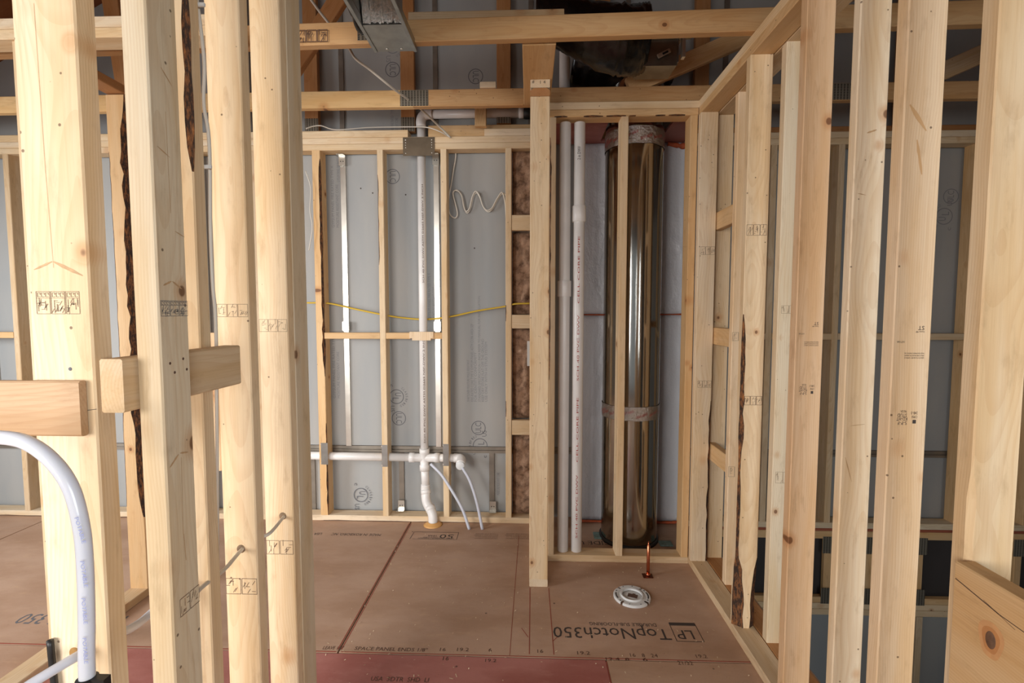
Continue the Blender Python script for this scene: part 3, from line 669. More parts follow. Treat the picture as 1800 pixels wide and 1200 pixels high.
o = boxes('base_gasket', [(.40, .455, 2.87, 2.95, .0005, .010)], TEAL, du, bevel=.002); boxes('base_gasket', [(.775, .85, 2.79, 2.85, .0005, .010)], TEAL, du, bevel=.002)
bm = bmesh.new(); add_lathe(bm, [(R_ + .001, .0), (R_ + .010, .0), (R_ + .010, .018), (R_ + .001, .02)], (cxx, cyy, .0005), 'Z', 48); bm_obj('base_seal', bm, BLACK, du, True)
# two white vent pipes
def vpipe(x, y, rcoup, lab, marks, zt=2.95):
    t = root('vent_pipe', lab, 'pipe', (x, y, 0)); cyl('pipe', (x, y, .038), .030, zt - .038, PVC, t)
    for z in rcoup: cyl('coupling', (x, y, z), .037, .085, PVC, t)
    if marks:
        for z, s in marks: printed('pipe_print', [('t', s, 0, -.005, .011, .36)], (x - .002, y - .0305, z), (0, 0, 1), (-1, 0, 0), INKR, t)
    return t
vpipe(.192, 2.655, (1.46,), 'left of the two tall white vent pipes in the closet, coupled at mid height', (), 2.38)
vpipe(.268, 2.655, (1.86,), 'right of the two tall white vent pipes, red print running up it', ((.12, 'SCH 40 PVC DWV'), (.55, 'CELL CORE PIPE'), (1.0, 'SCH 40 PVC DWV'), (1.42, 'CELL CORE PIPE')), 2.38)
cyl_t = root('vent_pipe', 'grey-white vent pipe rising behind the black sleeve above the closet', 'pipe', (.196, 2.80, 2.45)); cyl('pipe', (.196, 2.80, 2.46), .030, .9, PVC, cyl_t)
printed('pipe_print', [('t', '2 in DWV', 0, -.008, .016, .07)], (.262, 2.624, 2.18), (0, 0, 1), (-1, 0, 0), INK, bpy.data.objects['vent_pipe'])
# closet left wall, seen end on: the post
lw_ = root('stud_frame', 'end of the closet side wall: flat pale post with plate ends above and below', 'stud frame', (.05, 2.35, 0))
YP = 2.352
board('stud', .004, .096, YP, YP + .038, .038, ZB, lw_, 'warm', 'broad pale stud facing the camera')
board('bottom_plate', .004, .096, YP - .001, YB - .002, 0, .038, lw_, 'pale', 'bottom plate showing its end grain')
board('top_plate', .004, .096, YP - .002, YB - .003, ZB + .001, ZB + .038, lw_, 'rust', 'lower top plate with reddish wane end', wane=((-1, 1, 0, .3, .02, True, True), (1, 1, 0, .3, .02, True, True)))
board('top_plate', .004, .096, YP - .004, YC - .002, ZB + .039, ZT, lw_, 'pale')
printed('pencil_mark', [('t', '0', .012, .02, .012, .01), ('l', .012, .02, .022, .034, .001), ('t', '1 4', .045, .018, .014, .03)], (.0, YP - .004, ZB + .039), (1, 0, 0), (0, 0, 1), INK, lw_)
for y in (2.65, 2.93): board('stud', .004, .096, y, y + .038, .038, ZB, lw_, 'dull')

# ================================================================== RIGHT WALLS (two parallel rows)
X1 = .875; X2 = .966
r1 = root('stud_frame', 'near row of the right-hand partition, studs facing the camera on a pale sole plate', 'stud frame', (.92, 1.5, 0))
board('bottom_plate', X1, X1 + .089, -.6, 2.69, 0, .038, r1, 'dull')
board('top_plate', X1, X1 + .089, -.6, 2.598, ZB + .001, ZB + .038, r1, 'orange'); board('top_plate', X1, X1 + .089, -.6, 2.60, ZB + .039, ZT, r1, 'warm')
sa = board('stud', X1 - .002, X1 + .087, 2.56, 2.598, .038, ZB, r1, 'pale', 'corner stud with a split right edge and faint green smear', wane=((1, -1, .0, .95, .014, True, True),))
sb = board('stud', X1 - .002, X1 + .087, 2.007, 2.045, .038, ZB, r1, 'warm', 'stud with dark bark down its left edge and a waney foot', wane=((-1, -1, .28, 1.35, .017, True), (-1, -1, .0, .34, .040, True, True), (1, -1, .0, .30, .026, True, True)))
sd_ = board('stud', X1 - .002, X1 + .087, 1.614, 1.652, .038, ZB, r1, 'red', 'reddish stud with dark grain and upside-down stamps')
se = board('stud', X1 + .005, X1 + .087, 1.370, 1.400, .038, ZB, r1, 'pale')
sf = board('stud', X1 - .002, X1 + .087, 1.190, 1.228, .038, ZB, r1, 'pink', 'pale stud with dark printed stamps')
sg = board('stud', X1 - .002, X1 + .087, .966, 1.004, .038, ZB, r1, 'warm', 'broad stud with large knots behind the guard board', wane=((-1, -1, .4, 1.05, .014, False),))
for y in (.55, .15, -.25): board('stud', X1, X1 + .087, y, y + .038, .038, ZB, r1, 'pale')
r2 = root('stud_frame', 'far row of the right-hand partition, partly hidden behind the near row', 'stud frame', (1.01, 1.5, 0))
board('bottom_plate', X2, X2 + .089, -.6, 2.85, 0, .038, r2, 'rust'); board('top_plate', X2, X2 + .089, -.6, 2.85, ZB, ZB + .037, r2, 'dull'); board('top_plate', X2, X2 + .089, -.6, 2.85, ZB + .038, ZT, r2, 'dull')
sb1 = board('stud', X2, X2 + .089, 2.335, 2.373, .038, ZB, r2, 'pink'); sc_ = board('stud', X2, X2 + .089, 1.917, 1.955, .038, ZB, r2, 'grey', 'greyish stud with a large knot near its foot')
board('stud', X2, X2 + .089, 2.6, 2.638, .038, ZB, r2, 'dull')
for z0, z1 in ((1.80, 1.889), (1.207, 1.296), (.588, .677)): board('ladder_block', X2, X2 + .038, 2.374, 2.598, z0, z1, r2, 'orange', axis=1)
for z0, z1, e in ((1.28, 1.318, 1),): board('ladder_block', X2 + .02, X2 + .089, 2.64, 2.84, z0, z1, r2, 'orange', axis=1)
# stamps on the right studs
def on_front(stud, y, items, x, z, mat=INKM, flip=False):
    printed('stamp', items, (x, y, z), (-1, 0, 0) if flip else (1, 0, 0), (0, 0, -1) if flip else (0, 0, 1), mat, stud)
on_front(sb, 2.007, stamp_items(.001, .082, 0, .042, 3, 11, .0012, False), X1, 1.686, INKM)
on_front(sb, 2.007, stamp_items(.012, .085, 0, .036, 3, 12, .0012, False), X1, .995, INKM)
on_front(sa, 2.56, stamp_items(.012, .085, 0, .04, 3, 13, .0014, False), X1, 1.673, INKF); on_front(sa, 2.56, stamp_items(.012, .085, 0, .035, 3, 14, .0014, False), X1, .98, INKF)
on_front(sc_, 1.917, stamp_items(.012, .07, 0, .03, 2, 15, .001, False), X2, 1.372, INKF); on_front(sc_, 1.917, stamp_items(.012, .07, 0, .045, 2, 15, .001, False), X2, .70, INKF)
on_front(sb1, 2.335, stamp_items(.0, .06, 0, .04, 2, 16, .0012, False), X2, 1.24, INKF); on_front(sb1, 2.335, stamp_items(.0, .06, 0, .05, 2, 17, .0012, False), X2, .58, INKF)
for st, y, z0, s in ((sf, 1.19, 1.345, 1.), (sd_, 1.614, 1.345, 1.)):
    on_front(st, y, [('t', 'ST', 0, 0, .010, .015), ('t', 'Domtar MIP', .0, .012, .004, .02)], X1 + .070, z0, INK, True)
    on_front(st, y, [('t', '107108', .044, 0, .0045, .018)], X1 + .070, z0 - .036, INK, True)
    on_front(st, y, [('t', 'MADE FOR INTERIOR FRAMING USE', 0, 0, .0032, .046), ('t', 'SPRUCE PINE FIR SOUTH GRADED', 0, .0055, .0032, .046), ('t', 'LENGTH 92-5/8 DRY SURFACE', 0, .011, .0032, .046)], X1 + .072, z0 - .064, INK, True)
    on_front(st, y, [('t', 'NLGA', .022, -.011, .006, .014), ('t', 'STUD', .021, -.003, .0085, .022), ('t', 'KD-HT', .019, .006, .0085, .026), ('t', 'S-P-F', .020, .016, .0085, .022), ('t', '240-3', -.004, -.008, .007, .015), ('t', 'CMSI', -.004, .002, .006, .013), ('r', -.001, .012, .007, .021)], X1 + .060, z0 - .215, INK, True)
# diagonal-cut guard board by the stairs
gb = root('guard_board', 'wide knotty board with a long crack, low at the right edge beside the stair opening', 'board', (.87, .6, .6))
o = board('plank', .848, .888, -.2, .962, .60, .885, gb, 'orange', axis=1)
p = Vector((.8476, 0, 0)); bm = bmesh.new()
printed('crack', [('l', -.96, .851, -.87, .835, .0022), ('l', -.87, .835, -.70, .824, .0016), ('l', -.90, .843, -.84, .826, .0008)], (.8482, 0, 0), (0, -1, 0), (0, 0, 1), INKM, o)
spikes_later = o
kn = bmesh.new(); add_lathe(kn, [(1e-4, 0.), (.0105, 0.), (.0125, .001)], (0, 0, 0), 'X', 20); bmesh.ops.scale(kn, vec=(1, .8, 1.3), verts=kn.verts); bmesh.ops.translate(kn, vec=(.8465, .882, .778), verts=kn.verts)
bm_obj('knot', kn, plain('knot_wood', srgb(120, 88, 66), .6, nz=.4, nscale=60), o, True)
# white round fitting on the second truss
wf = root('conduit_fitting', 'white round fitting on a dark truss chord seen between the right-hand studs', 'fitting', (2.29, 2.6, 2.56))
bm = bmesh.new(); add_lathe(bm, [(.03, 0), (.048, 0), (.048, .06), (.04, .06), (.034, .01), (.03, 0)], (2.38, 2.56, 2.60), 'Y', 28); bm_obj('ring', bm, WHITE, wf, True)
boxes('strap', [(2.28, 2.345, 2.585, 2.595, 2.585, 2.61)], WHITE, wf, bevel=.003)

# ================================================================== LEFT FOREGROUND WALL
XL0, XL1 = -.80, -.712
l1 = root('stud_frame', 'close row of pale studs on the left, the nearest wall in the picture', 'stud frame', (-.76, 1.1, 0))
board('bottom_plate', XL0, XL1, -.3, 1.53, 0, .038, l1, 'pale'); board('top_plate', XL0, XL1, -.3, 1.53, ZB, ZB + .037, l1, 'pale'); board('top_plate', XL0, XL1, -.3, 1.53, ZB + .038, ZT, l1, 'pale')
s1 = board('stud', XL0 - .012, XL1 + .003, .760, .798, .038, ZB, l1, 'pale', 'nearest and widest pale stud with a boxed stamp row')
s3 = board('stud', XL0 - .005, XL1 + .002, 1.018, 1.056, .038, ZB, l1, 'warm', 'stud with torn bark pockets on its right edge', wane=((1, -1, 1.62, 2.34, .016, True),))
s4 = board('stud', XL0, XL1, 1.208, 1.246, .038, ZB, l1, 'warm'); s5 = board('stud', XL0, XL1, 1.405, 1.443, .038, ZB, l1, 'warm'); board('stud', XL1 - .038, XL1, 1.444, 1.533, .038, ZB, l1, 'grey')
board('shim', XL0 - .022, XL0 - .001, 1.21, 1.228, .965, 1.325, l1, 'pink', 'thin pale shim beside a stud', axis=2)
for y in (.3, -.1): board('stud', XL0, XL1, y, y + .038, .038, ZB, l1, 'pale')
s2 = board('loose_stud', -.664, -.621, .792, .862, .0, 2.46, None, 'grey', lean=(0, 0)); setp(s2, 'greyish upright stud standing in front of the left wall with four nail holes', 'stud')
bA = board('blocking', -.704, -.6655, .765, 1.088, 1.213, 1.302, None, 'dull', axis=1); setp(bA, 'dull yellowish block nailed behind the grey upright stud', 'block')
bL = board('blocking', -1.02, -.722, .745, .758, 1.178, 1.268, None, 'dull', axis=0); setp(bL, 'rough brown block at the left edge nailed to the nearest stud', 'block'); bL.color = (.66, .54, .45, 1)
printed('stamp', stamp_items(.012, .086, 0, .036, 3, 21, .0009) + [('l', .005, .033, .005, .036, .0009)], (XL0 - .012, .760, 1.376), (1, 0, 0), (0, 0, 1), INKF, s1)
printed('stamp', stamp_items(.0, .066, 0, .026, 3, 22, .0008), (-.6205, .794, 1.372), (0, 1, 0), (0, 0, 1), INKG, s2)
printed('stamp', [i for i in stamp_items(.008, .060, 0, .032, 2, 23, .0008, False)], (-.6205, .80, .835), (0, 1, 0), (0, 0, 1), INKM, s2)
printed('stamp', stamp_items(.004, .086, 0, .032, 3, 24, .001, False), (XL0, 1.208, 1.366), (1, 0, 0), (0, 0, 1), INKF, s4); printed('stamp', stamp_items(.0, .086, 0, .042, 2, 25, .0012, False), (XL0, 1.208, .635), (1, 0, 0), (0, 0, 1), INKM, s4)
printed('stamp', stamp_items(.0, .086, 0, .036, 3, 26, .001, False), (XL0, 1.405, 1.32), (1, 0, 0), (0, 0, 1), INKF, s5); printed('stamp', stamp_items(.0, .086, 0, .042, 2, 27, .0012, False), (XL0, 1.405, .642), (1, 0, 0), (0, 0, 1), INKM, s5)
for dy, dz in ((.02, 1.29), (.052, 1.295), (.03, 1.273), (.06, 1.275)): cyl('nail_hole', (-.6225, .792 + dy, dz), .0026, .0018, INKM, s2, 'X', 10, .0003)
for dx, dz in ((.083, 1.286), (.082, 1.225)): cyl('nail_hole', (XL0 - .012 + dx - .02, .7592, dz), .003, .0014, INKG, s1, 'Y', 10, .0003)
printed('pencil_line', [('l', .055, 0, .104, .006, .0009)], (XL0 - .012, .760, 1.214), (1, 0, 0), (0, 0, 1), INK, s1)

# pith lines and spike knots that show in the wood itself
SPIKE = plain('spike_knot_wood', srgb(196, 158, 116), .7, nz=.25, nscale=60)
def spikes(st, o, xd, yd, lst, mat=SPIKE):
    xd = Vector(xd); yd = Vector(yd); n = xd.cross(yd); V = []; F = []
    for x0, y0, x1, y1, w in lst:
        L = math.hypot(x1 - x0, y1 - y0); tx, ty = (x1 - x0) / L, (y1 - y0) / L; N = 9; i0 = len(V)
        for k in range(N + 1):
            u = k / N; h = w * math.sin(math.pi * min(1, u * .8 + .12)) * (.8 + .3 * noise.noise(Vector((x0 * 50, u * 5, 1)))); cx, cy = x0 + (x1 - x0) * u, y0 + (y1 - y0) * u
            V += [(cx - ty * h, cy + tx * h), (cx + ty * h, cy - tx * h)]
        F += [(i0 + 2 * k, i0 + 2 * k + 1, i0 + 2 * k + 3, i0 + 2 * k + 2) for k in range(N)]
    me = bpy.data.meshes.new('spike_knot'); me.from_pydata([tuple(xd * a + yd * b) for a, b in V], [], F); ob = link('spike_knot', me, mat); ob.matrix_basis = Matrix.Translation(Vector(o) + n * .0005); reparent(ob, st)
spikes(s1, (XL0 - .012, .76, 0), (1, 0, 0), (0, 0, 1), [(.043, 1.46, .012, 1.447, .0022), (.045, 1.46, .093, 1.437, .0034)])
printed('pith_line', [('l', .038, 1.86, .041, 1.60, .0006), ('l', .041, 1.60, .045, 1.45, .0005)], (XL0 - .012, .76, 0), (1, 0, 0), (0, 0, 1), SPIKE, s1)
F2 = (-.621, .792, 0)
spikes(s2, F2, (0, 1, 0), (0, 0, 1), [(.031, 1.432, .012, 1.424, .0022), (.033, 1.432, .055, 1.42, .0022), (.03, 1.127, .008, 1.11, .0024), (.034, 1.128, .054, 1.124, .002), (.028, 1.79, .052, 1.77, .0016), (.012, 1.655, .04, 1.645, .0014), (.045, 1.52, .068, 1.513, .0012)])
printed('pith_line', [('l', .034, 1.72, .036, 1.55, .0008), ('l', .036, 1.12, .033, .98, .0008), ('l', .034, .98, .037, .93, .0014)], F2, (0, 1, 0), (0, 0, 1), SPIKE, s2)
spikes(sf, (X1, 1.19, 0), (1, 0, 0), (0, 0, 1), [(.01, 1.86, .05, 1.80, .006), (.03, 1.78, .045, 1.70, .004)], plain('resin_streak', srgb(206, 164, 116), .6))
spikes(se, (X1 + .005, 1.37, 0), (1, 0, 0), (0, 0, 1), [(.03, 1.86, .055, 1.868, .003), (.012, 1.70, .035, 1.695, .0014), (.02, 1.06, .06, 1.065, .0012), (.01, .97, .03, .9, .002)])
for rr_, cc in ((.030, srgb(212, 158, 106)), (.021, srgb(196, 136, 84))):
    el = [(-.882 + rr_ * .8 * math.cos(a) * (1 + .12 * math.sin(3 * a)), .778 + rr_ * 1.25 * math.sin(a) * (1 + .1 * math.cos(2 * a))) for a in (2 * math.pi * k / 28 for k in range(28))]
    me = bpy.data.meshes.new('knot_halo'); me.from_pydata([(0, -a, b) for a, b in el], [], [tuple(range(28))]); ob = link('knot_halo', me, plain('knot_halo_wood', cc, .6, nz=.15, nscale=50)); ob.matrix_basis = Matrix.Translation((.8478 - (.030 - rr_) * .02, 0, 0)); reparent(ob, spikes_later)
# ------------------------------------------------------------------ second left partition (further away)
l2 = root('stud_frame', 'farther left partition with a bark-sided stud at its end and a floor plate', 'stud frame', (-1.9, 2, 0))
board('bottom_plate', -1.935, -1.846, .2, 2.33, 0, .038, l2, 'dull'); board('top_plate', -1.935, -1.846, 1.90, 2.33, ZB - .02, ZB + .018, l2, 'rust')
board('stud', -1.945, -1.856, 1.815, 1.853, .038, ZB, l2, 'warm', 'knotty stud at the far left'); board('stud', -1.935, -1.846, 2.205, 2.262, .038, 2.365, l2, 'orange', 'rough orange stud with bark all down its right side', wane=((1, -1, .3, 2.33, .044, True), (-1, -1, .3, 2.2, .012, True)))
board('top_plate', -3.9, -1.12, 1.80, 1.889, ZB, ZB + .037, l2, 'warm'); board('top_plate', -3.9, -1.12, 1.80, 1.889, ZB + .038, ZT, l2, 'pale')

# ================================================================== PLUMBING
ys = YB + .045
def P(px, py, Y=ys): return from_px(px, py, Y)
pl = root('drain_pipe', 'white drain and vent stack with a cross fitting, capped arm and bent foot', 'pipe', (-.67, ys, 0))
xs = P(744, 600).x; zj = P(744, 804).z; xst = P(741, 300).x; zt_ = P(760, 201).z
tube('pipe', [(xst, ys, zt_ - .03), (xs, ys, zj + .02)], .0262, PVC, pl, 20, 0)
tube('pipe', [(-1.75, ys, zj + .008), (xs - .04, ys, zj)], .0262, PVC, pl, 20, 0); tube('pipe', [(xs + .04, ys, zj), (P(800, 805).x, ys, zj)], .0262, PVC, pl, 20, 0)
bm = bmesh.new(); add_lathe(bm, [(.027, -.085), (.033, -.085), (.033, -.05), (.0285, -.045), (.0285, .03), (.033, .034), (.033, .062), (.027, .062)], (xs, ys, zj), 'Z', 24)
add_lathe(bm, [(.027, -.10), (.032, -.10), (.032, -.07), (.028, -.066), (.028, .066), (.032, .07), (.032, .10), (.027, .10)], (xs, ys, zj), 'X', 24)
bm_obj('cross_fitting', bm, PVC, pl, True)
xe = P(806, 805).x
tube('elbow', [(xe - .03, ys, zj), (xe - .008, ys, zj), (xe + .014, ys - .01, zj), (xe + .022, ys - .034, zj - .006), (xe + .022, ys - .065, zj - .02)], .030, PVC, pl, 20, 5)
bm = bmesh.new(); add_lathe(bm, [(1e-4, 0), (.026, 0), (.028, .002), (.028, .02), (1e-4, .02)], (xe + .022, ys - .082, zj - .026), 'Y', 28); bm_obj('end_cap', bm, WHITE, pl, True)
foot = [(xs, ys, zj - .06), (xs + .005, ys, zj - .2)]
tube('pipe', foot, .0262, PVC, pl, 20, 0)
p2 = P(748, 862); p3 = P(750, 882, 3.09); p4 = P(760, 903, 3.05); p5 = P(761, 924, 3.03)
tube('bend', [(xs + .004, ys, zj - .18), tuple(p2), tuple(p3), tuple(p4), (p5.x, 3.035, -.012)], .030, PVC, pl, 20, 7)
for a in (0.30, .72): pass
tube('coupling', [tuple(P(748, 860)), tuple(P(749, 868, 3.105))], .0325, PVC, pl, 20, 0); tube('coupling', [tuple(P(755, 890, 3.075)), tuple(P(758, 897, 3.06))], .0325, PVC, pl, 20, 0)
xt = xst
tube('elbow', [(xt, ys, zt_ - .075), (xt, ys, zt_ - .04), (xt + .012, ys, zt_ - .012), (xt + .04, ys, zt_), (xt + .075, ys, zt_)], .031, PVC, pl, 20, 6)
tube('pipe', [(xt + .06, ys, zt_), (P(921, 200).x, ys, zt_)], .0262, PVC, pl, 20, 0); cyl('coupling', (P(912, 200).x, ys, zt_), .031, .03, PVC, pl, 'X')
cyl('rubber_boot', (P(921, 200).x, ys, zt_), .036, .06, RUBBER, pl, 'X')
printed('pipe_print', [('t', 'SCH 40 PVC DWV ASTM D2665 NSF-DWV 2 INCH', 0, -.004, .010, .62)], (xst + .010, ys - .0262, 1.56), (0, 0, 1), (-1, 0, 0), INKM, pl)
printed('pipe_print', [('t', 'SCH 40 PVC DWV ASTM D2665 NSF-DWV 2 INCH', 0, -.004, .010, .70)], (xst + .007, ys - .0262, .52), (0, 0, 1), (-1, 0, 0), INKM, pl)
bm = bmesh.new(); add_lathe(bm, [(.031, .0), (.062, .001), (.05, .006), (.031, .02)], (p5.x, 3.035, 0), 'Z', 24); bm_obj('floor_collar', bm, plain('amber_collar', srgb(214, 160, 96), .35), pl, True)
ta = root('supply_tube', 'thin milky water tube curving to the floor left of its twin', 'tube', tuple(P(757, 815, 3.04)))
a = P(757, 815, 3.05); b = P(790, 855, 3.02); q = at_floor(825, 930); tube('hose', [tuple(a), tuple((a + b) / 2 + Vector((.004, 0, .010))), tuple(b), tuple(P(812, 893, 3.0)), (q.x, q.y, .0)], .0095, PEX, ta)
tb = root('supply_tube', 'thin milky water tube hanging from the capped pipe end to the floor', 'tube', tuple(P(813, 822, 3.04)))
a = P(813, 822, 3.03); q = at_floor(848, 930); tube('hose', [tuple(a), tuple(P(826, 845, 3.02)), tuple(P(838, 882, 3.0)), (q.x, q.y, 0)], .0095, PEX, tb)
# toilet flange
fl = root('toilet_flange', 'white round closet flange set on the floor in front of the duct closet', 'flange', (.505, 2.275, 0))
fx, fy = .5, 2.275; bm = bmesh.new(); RO = .088; n = 96; rows = []
for r, h in ((.046, .008), (.046, .017), (.052, .018), (.054, .010), (.066, .009), (.068, .012), (RO - .004, .012), (RO, .009), (RO, .001)):
    rows.append([bm.verts.new((fx + r * math.cos(2 * math.pi * k / n), fy + r * math.sin(2 * math.pi * k / n), h)) for k in range(n)])
notch = set(); 
for c in (48, 132, 228, 318): notch |= {int(c / 360 * n) + d for d in (-1, 0)}
for i in range(len(rows) - 1):
    for k in range(n):
        if i >= 5 and k in notch: continue
        bm.faces.new((rows[i][k], rows[i][(k + 1) % n], rows[i + 1][(k + 1) % n], rows[i + 1][k]))
bm_obj('ring', bm, WHITE, fl)
for a0, a1 in ((165, 200), (-22, 18)):
    it = []
    for k in range(9):
        a = math.radians(a0 + (a1 - a0) * k / 9); b = math.radians(a0 + (a1 - a0) * (k + 1) / 9); it.append(('l', .076 * math.cos(a), .076 * math.sin(a), .076 * math.cos(b), .076 * math.sin(b), .006))
    printed('slot', it, (fx, fy, .0125), (1, 0, 0), (0, 1, 0), CARD, fl)
for a in (152, 214, 330, 30, 78, 112, 250, 290): cyl('screw_hole', (fx + .077 * math.cos(math.radians(a)), fy + .077 * math.sin(math.radians(a)), .0118), .0034, .001, INKG2 if 60 < a < 300 and a not in (152, 214) else CARD, fl, 'Z', 12, .0002)
cyl('knockout_plug', (fx, fy, .002), .045, .006, WHITE, fl); printed('plug_label', [('r', -.02, -.014, .026, .016), ('r', .0, .016, .014, .022)], (fx, fy, .0082), (.9, -.35, 0), (.35, .9, 0), INKM, fl)
# copper stub
cs = root('copper_stub', 'short copper pipe standing on a small square plate in front of the closet', 'pipe', (.63, 2.47, 0))
q = at_floor(1139, 1012); cyl('pipe', (q.x, q.y, .004), .0085, .155, COPPER, cs); bm = bmesh.new(); add_lathe(bm, [(.0085, .158), (.003, .172), (.0025, .186), (1e-4, .186)], (q.x, q.y, 0), 'Z', 16); bm_obj('tip', bm, COPPER, cs, True)
boxes('escutcheon', [(q.x - .028, q.x + .022, q.y - .022, q.y + .02, .0, .003)], plain('dark_copper', srgb(122, 70, 50), .35, .9), cs); cyl('collar', (q.x, q.y, .003), .0125, .012, COPPER, cs)

# ================================================================== DUCT FITTINGS OVERHEAD
bt = root('duct_boot', 'galvanised rectangular boot with crumpled foil inside, screwed under the nearest truss', 'duct boot', (-.55, 1.85, 2.46))
zb = 2.452; x0, x1 = -.628, -.478
boxes('bottom_plate', [(x0, x1, 1.868, 2.052, zb, zb + .002)], GALV, bt)
boxes('side_rail', [(x0 - .014, x0, 1.45, 2.052, zb - .004, zb + .028)], GALV, bt, .001); boxes('side_rail', [(x1, x1 + .014, 1.45, 2.052, zb - .004, zb + .028)], GALV, bt, .001)
boxes('side_wall', [(x0 - .002, x0, 1.45, 1.868, zb + .03, zb + .22)], GALV, bt); boxes('side_wall', [(x1, x1 + .002, 1.45, 1.868, zb + .03, zb + .22)], GALV, bt); boxes('end_wall', [(x0, x1, 1.866, 1.868, zb, zb + .22)], GALV, bt)
boxes('top_wall', [(x0, x1, 1.45, 1.868, zb + .22, zb + .222)], GALV, bt)
for x in (x0 + .045, x0 + .105):
    cyl('screw', (x, 2.03, zb - .004), .005, .004, GALV_B, bt, 'Z', 10)
bm = bmesh.new(); nx, ny = 26, 40; g = [[bm.verts.new((x0 + .004 + (x1 - x0 - .008) * i / nx, 1.862 - .40 * k / ny, zb + .10 + .10 * (k / ny) ** .5 * 1. - .095 * max(0, 1 - k / 6) + .014 * noise.noise(Vector((i * .55, k * .6, 2))))) for k in range(ny + 1)] for i in range(nx + 1)]
for i in range(nx):
    for k in range(ny): bm.faces.new((g[i][k], g[i + 1][k], g[i + 1][k + 1], g[i][k + 1]))
bm_obj('foil_lining', bm, FOIL, bt)
printed('foil_print', [('t', 'R8 R8 R8', .005, 0, .02, .11)], (x0 + .01, 1.862, zb + .03), (1, 0, 0), (0, 0, 1), INKR, bt)
bm = bmesh.new(); pp = smooth_path([(x0 - .03, 1.95, zb + .02), (x0 - .032, 1.85, zb + .05), (x0 - .035, 1.7, zb + .09), (x0 - .04, 1.5, zb + .14)], 8); add_tube(bm, pp, lambda i: .016 + .006 * noise.noise(pp[i] * 40), 8); bm_obj('sleeve_edge', bm, BLACKPOLY, bt, True)

fd = root('flexible_duct', 'black plastic-sleeved flexible duct sagging above the closet', 'duct', (.35, 2.35, 2.6))
bm = bmesh.new(); path = smooth_path([(.03, 2.40, 2.80), (.14, 2.40, 2.76), (.30, 2.40, 2.69), (.42, 2.40, 2.665), (.50, 2.42, 2.67), (.56, 2.46, 2.70)], 8)
rs = lambda i: (.10 + .05 * math.sin(min(1, i / 30) * math.pi / 2)) * (1 + .06 * noise.noise(Vector((i * .9, 1, 1))))
t_ = [Vector(p) for p in path]; rr = []
for i, p_ in enumerate(t_):
    row = []
    for k in range(40):
        a = 2 * math.pi * k / 40; r = rs(i) * (1 + .05 * noise.noise(Vector((i * .35, a * 3.5, 4))) + .03 * noise.noise(Vector((i * .8, a * 9, 8)))); row.append(bm.verts.new((p_.x, p_.y + r * math.cos(a), p_.z + r * math.sin(a))))
    rr.append(row)
for i in range(len(rr) - 1):
    for k in range(40): bm.faces.new((rr[i][k], rr[i][(k + 1) % 40], rr[i + 1][(k + 1) % 40], rr[i + 1][k]))
bm.faces.new(rr[0]); bm.faces.new(rr[-1]); bm_obj('sleeve', bm, BLACKPOLY, fd, True)
bm = bmesh.new(); path2 = smooth_path([(.27, 2.90, 2.84), (.5, 2.88, 2.79), (.78, 2.90, 2.84)], 14); add_tube(bm, path2, lambda i: .165 + .01 * noise.noise(Vector((i * .7, 5, 1))), 30)
f2 = root('flexible_duct', 'black duct shape added as dark backing behind the first above the closet', 'duct', (.5, 2.86, 2.8)); bm_obj('sleeve', bm, BLACKPOLY, f2, True)  # second duct is added to fill the region above the closet with black
for z in (): pass
b2 = root('duct_boot', 'galvanised box boot with an open side hung on the slanted truss web above the closet', 'duct boot', (.62, 2.40, 2.6))
boxes('box', [(.525, .70, 2.40, 2.402, 2.545, 2.67), (.525, .527, 2.402, 2.55, 2.56, 2.70), (.525, .72, 2.402, 2.55, 2.66, 2.662), (.525, .70, 2.402, 2.55, 2.552, 2.554)], GALV, b2)
boxes('flange', [(.52, .76, 2.385, 2.40, 2.662, 2.684)], GALV, b2, .001); boxes('side_flap', [(.70, .703, 2.385, 2.47, 2.555, 2.68)], GALV, b2); boxes('hanger_strap', [(.715, .73, 2.37, 2.40, 2.57, 2.70)], GALV_B, b2, .001)
o = boxes('knockout_tab', [(.60, .665, 2.380, 2.388, 2.583, 2.603)], GALV_B, b2, .002); o.rotation_euler = (0, -.45, 0)
o = boxes('knockout_hole', [(.625, .652, 2.3785, 2.3805, 2.590, 2.599)], BLACK, b2); o.rotation_euler = (0, -.45, 0); o.location.z += .0
# ================================================================== CABLES
def cable(lab, pts, r=.0045, mat=CABLE_W, flat=1., cat='cable', group=None, sm=8):
    o = tube('cable', [tuple(p) for p in pts], r, mat, None, 10, sm, flat); setp(o, lab, cat, group); return o
cable('white cable slanting down behind the nearest truss to the toothed plate', [P(540, -10, 2.25), P(567, 27, 2.27), P(610, 80, 2.3), P(625, 103, 2.3), P(650, 122, 2.35), P(688, 153, 2.45), P(735, 188, 2.75), P(770, 220, 3.0), P(792, 242, 3.06)], .0065, flat=.7)
cable('thin white cable looped low over the back wall plates', [P(538, 226, 3.0), P(550, 222, 3.02), P(565, 221, 3.03), P(592, 228, 3.06), (P(650, 224, 3.09)), P(720, 223, 3.05), P(752, 224, 3.02), P(775, 232, 3.02), P(788, 240, 3.06)], .0035)
cable('yellow cable sagging across the back bays', [P(540, 532, ys), P(578, 533, ys), P(620, 542, 3.13), P(668, 552, ys), P(705, 558, 3.14), P(745, 561, 3.145), P(788, 557, ys), P(840, 546, 3.13), P(890, 538, ys), P(905, 534, 3.075), P(932, 533, 3.062)], .0062, CABLE_Y, .75)
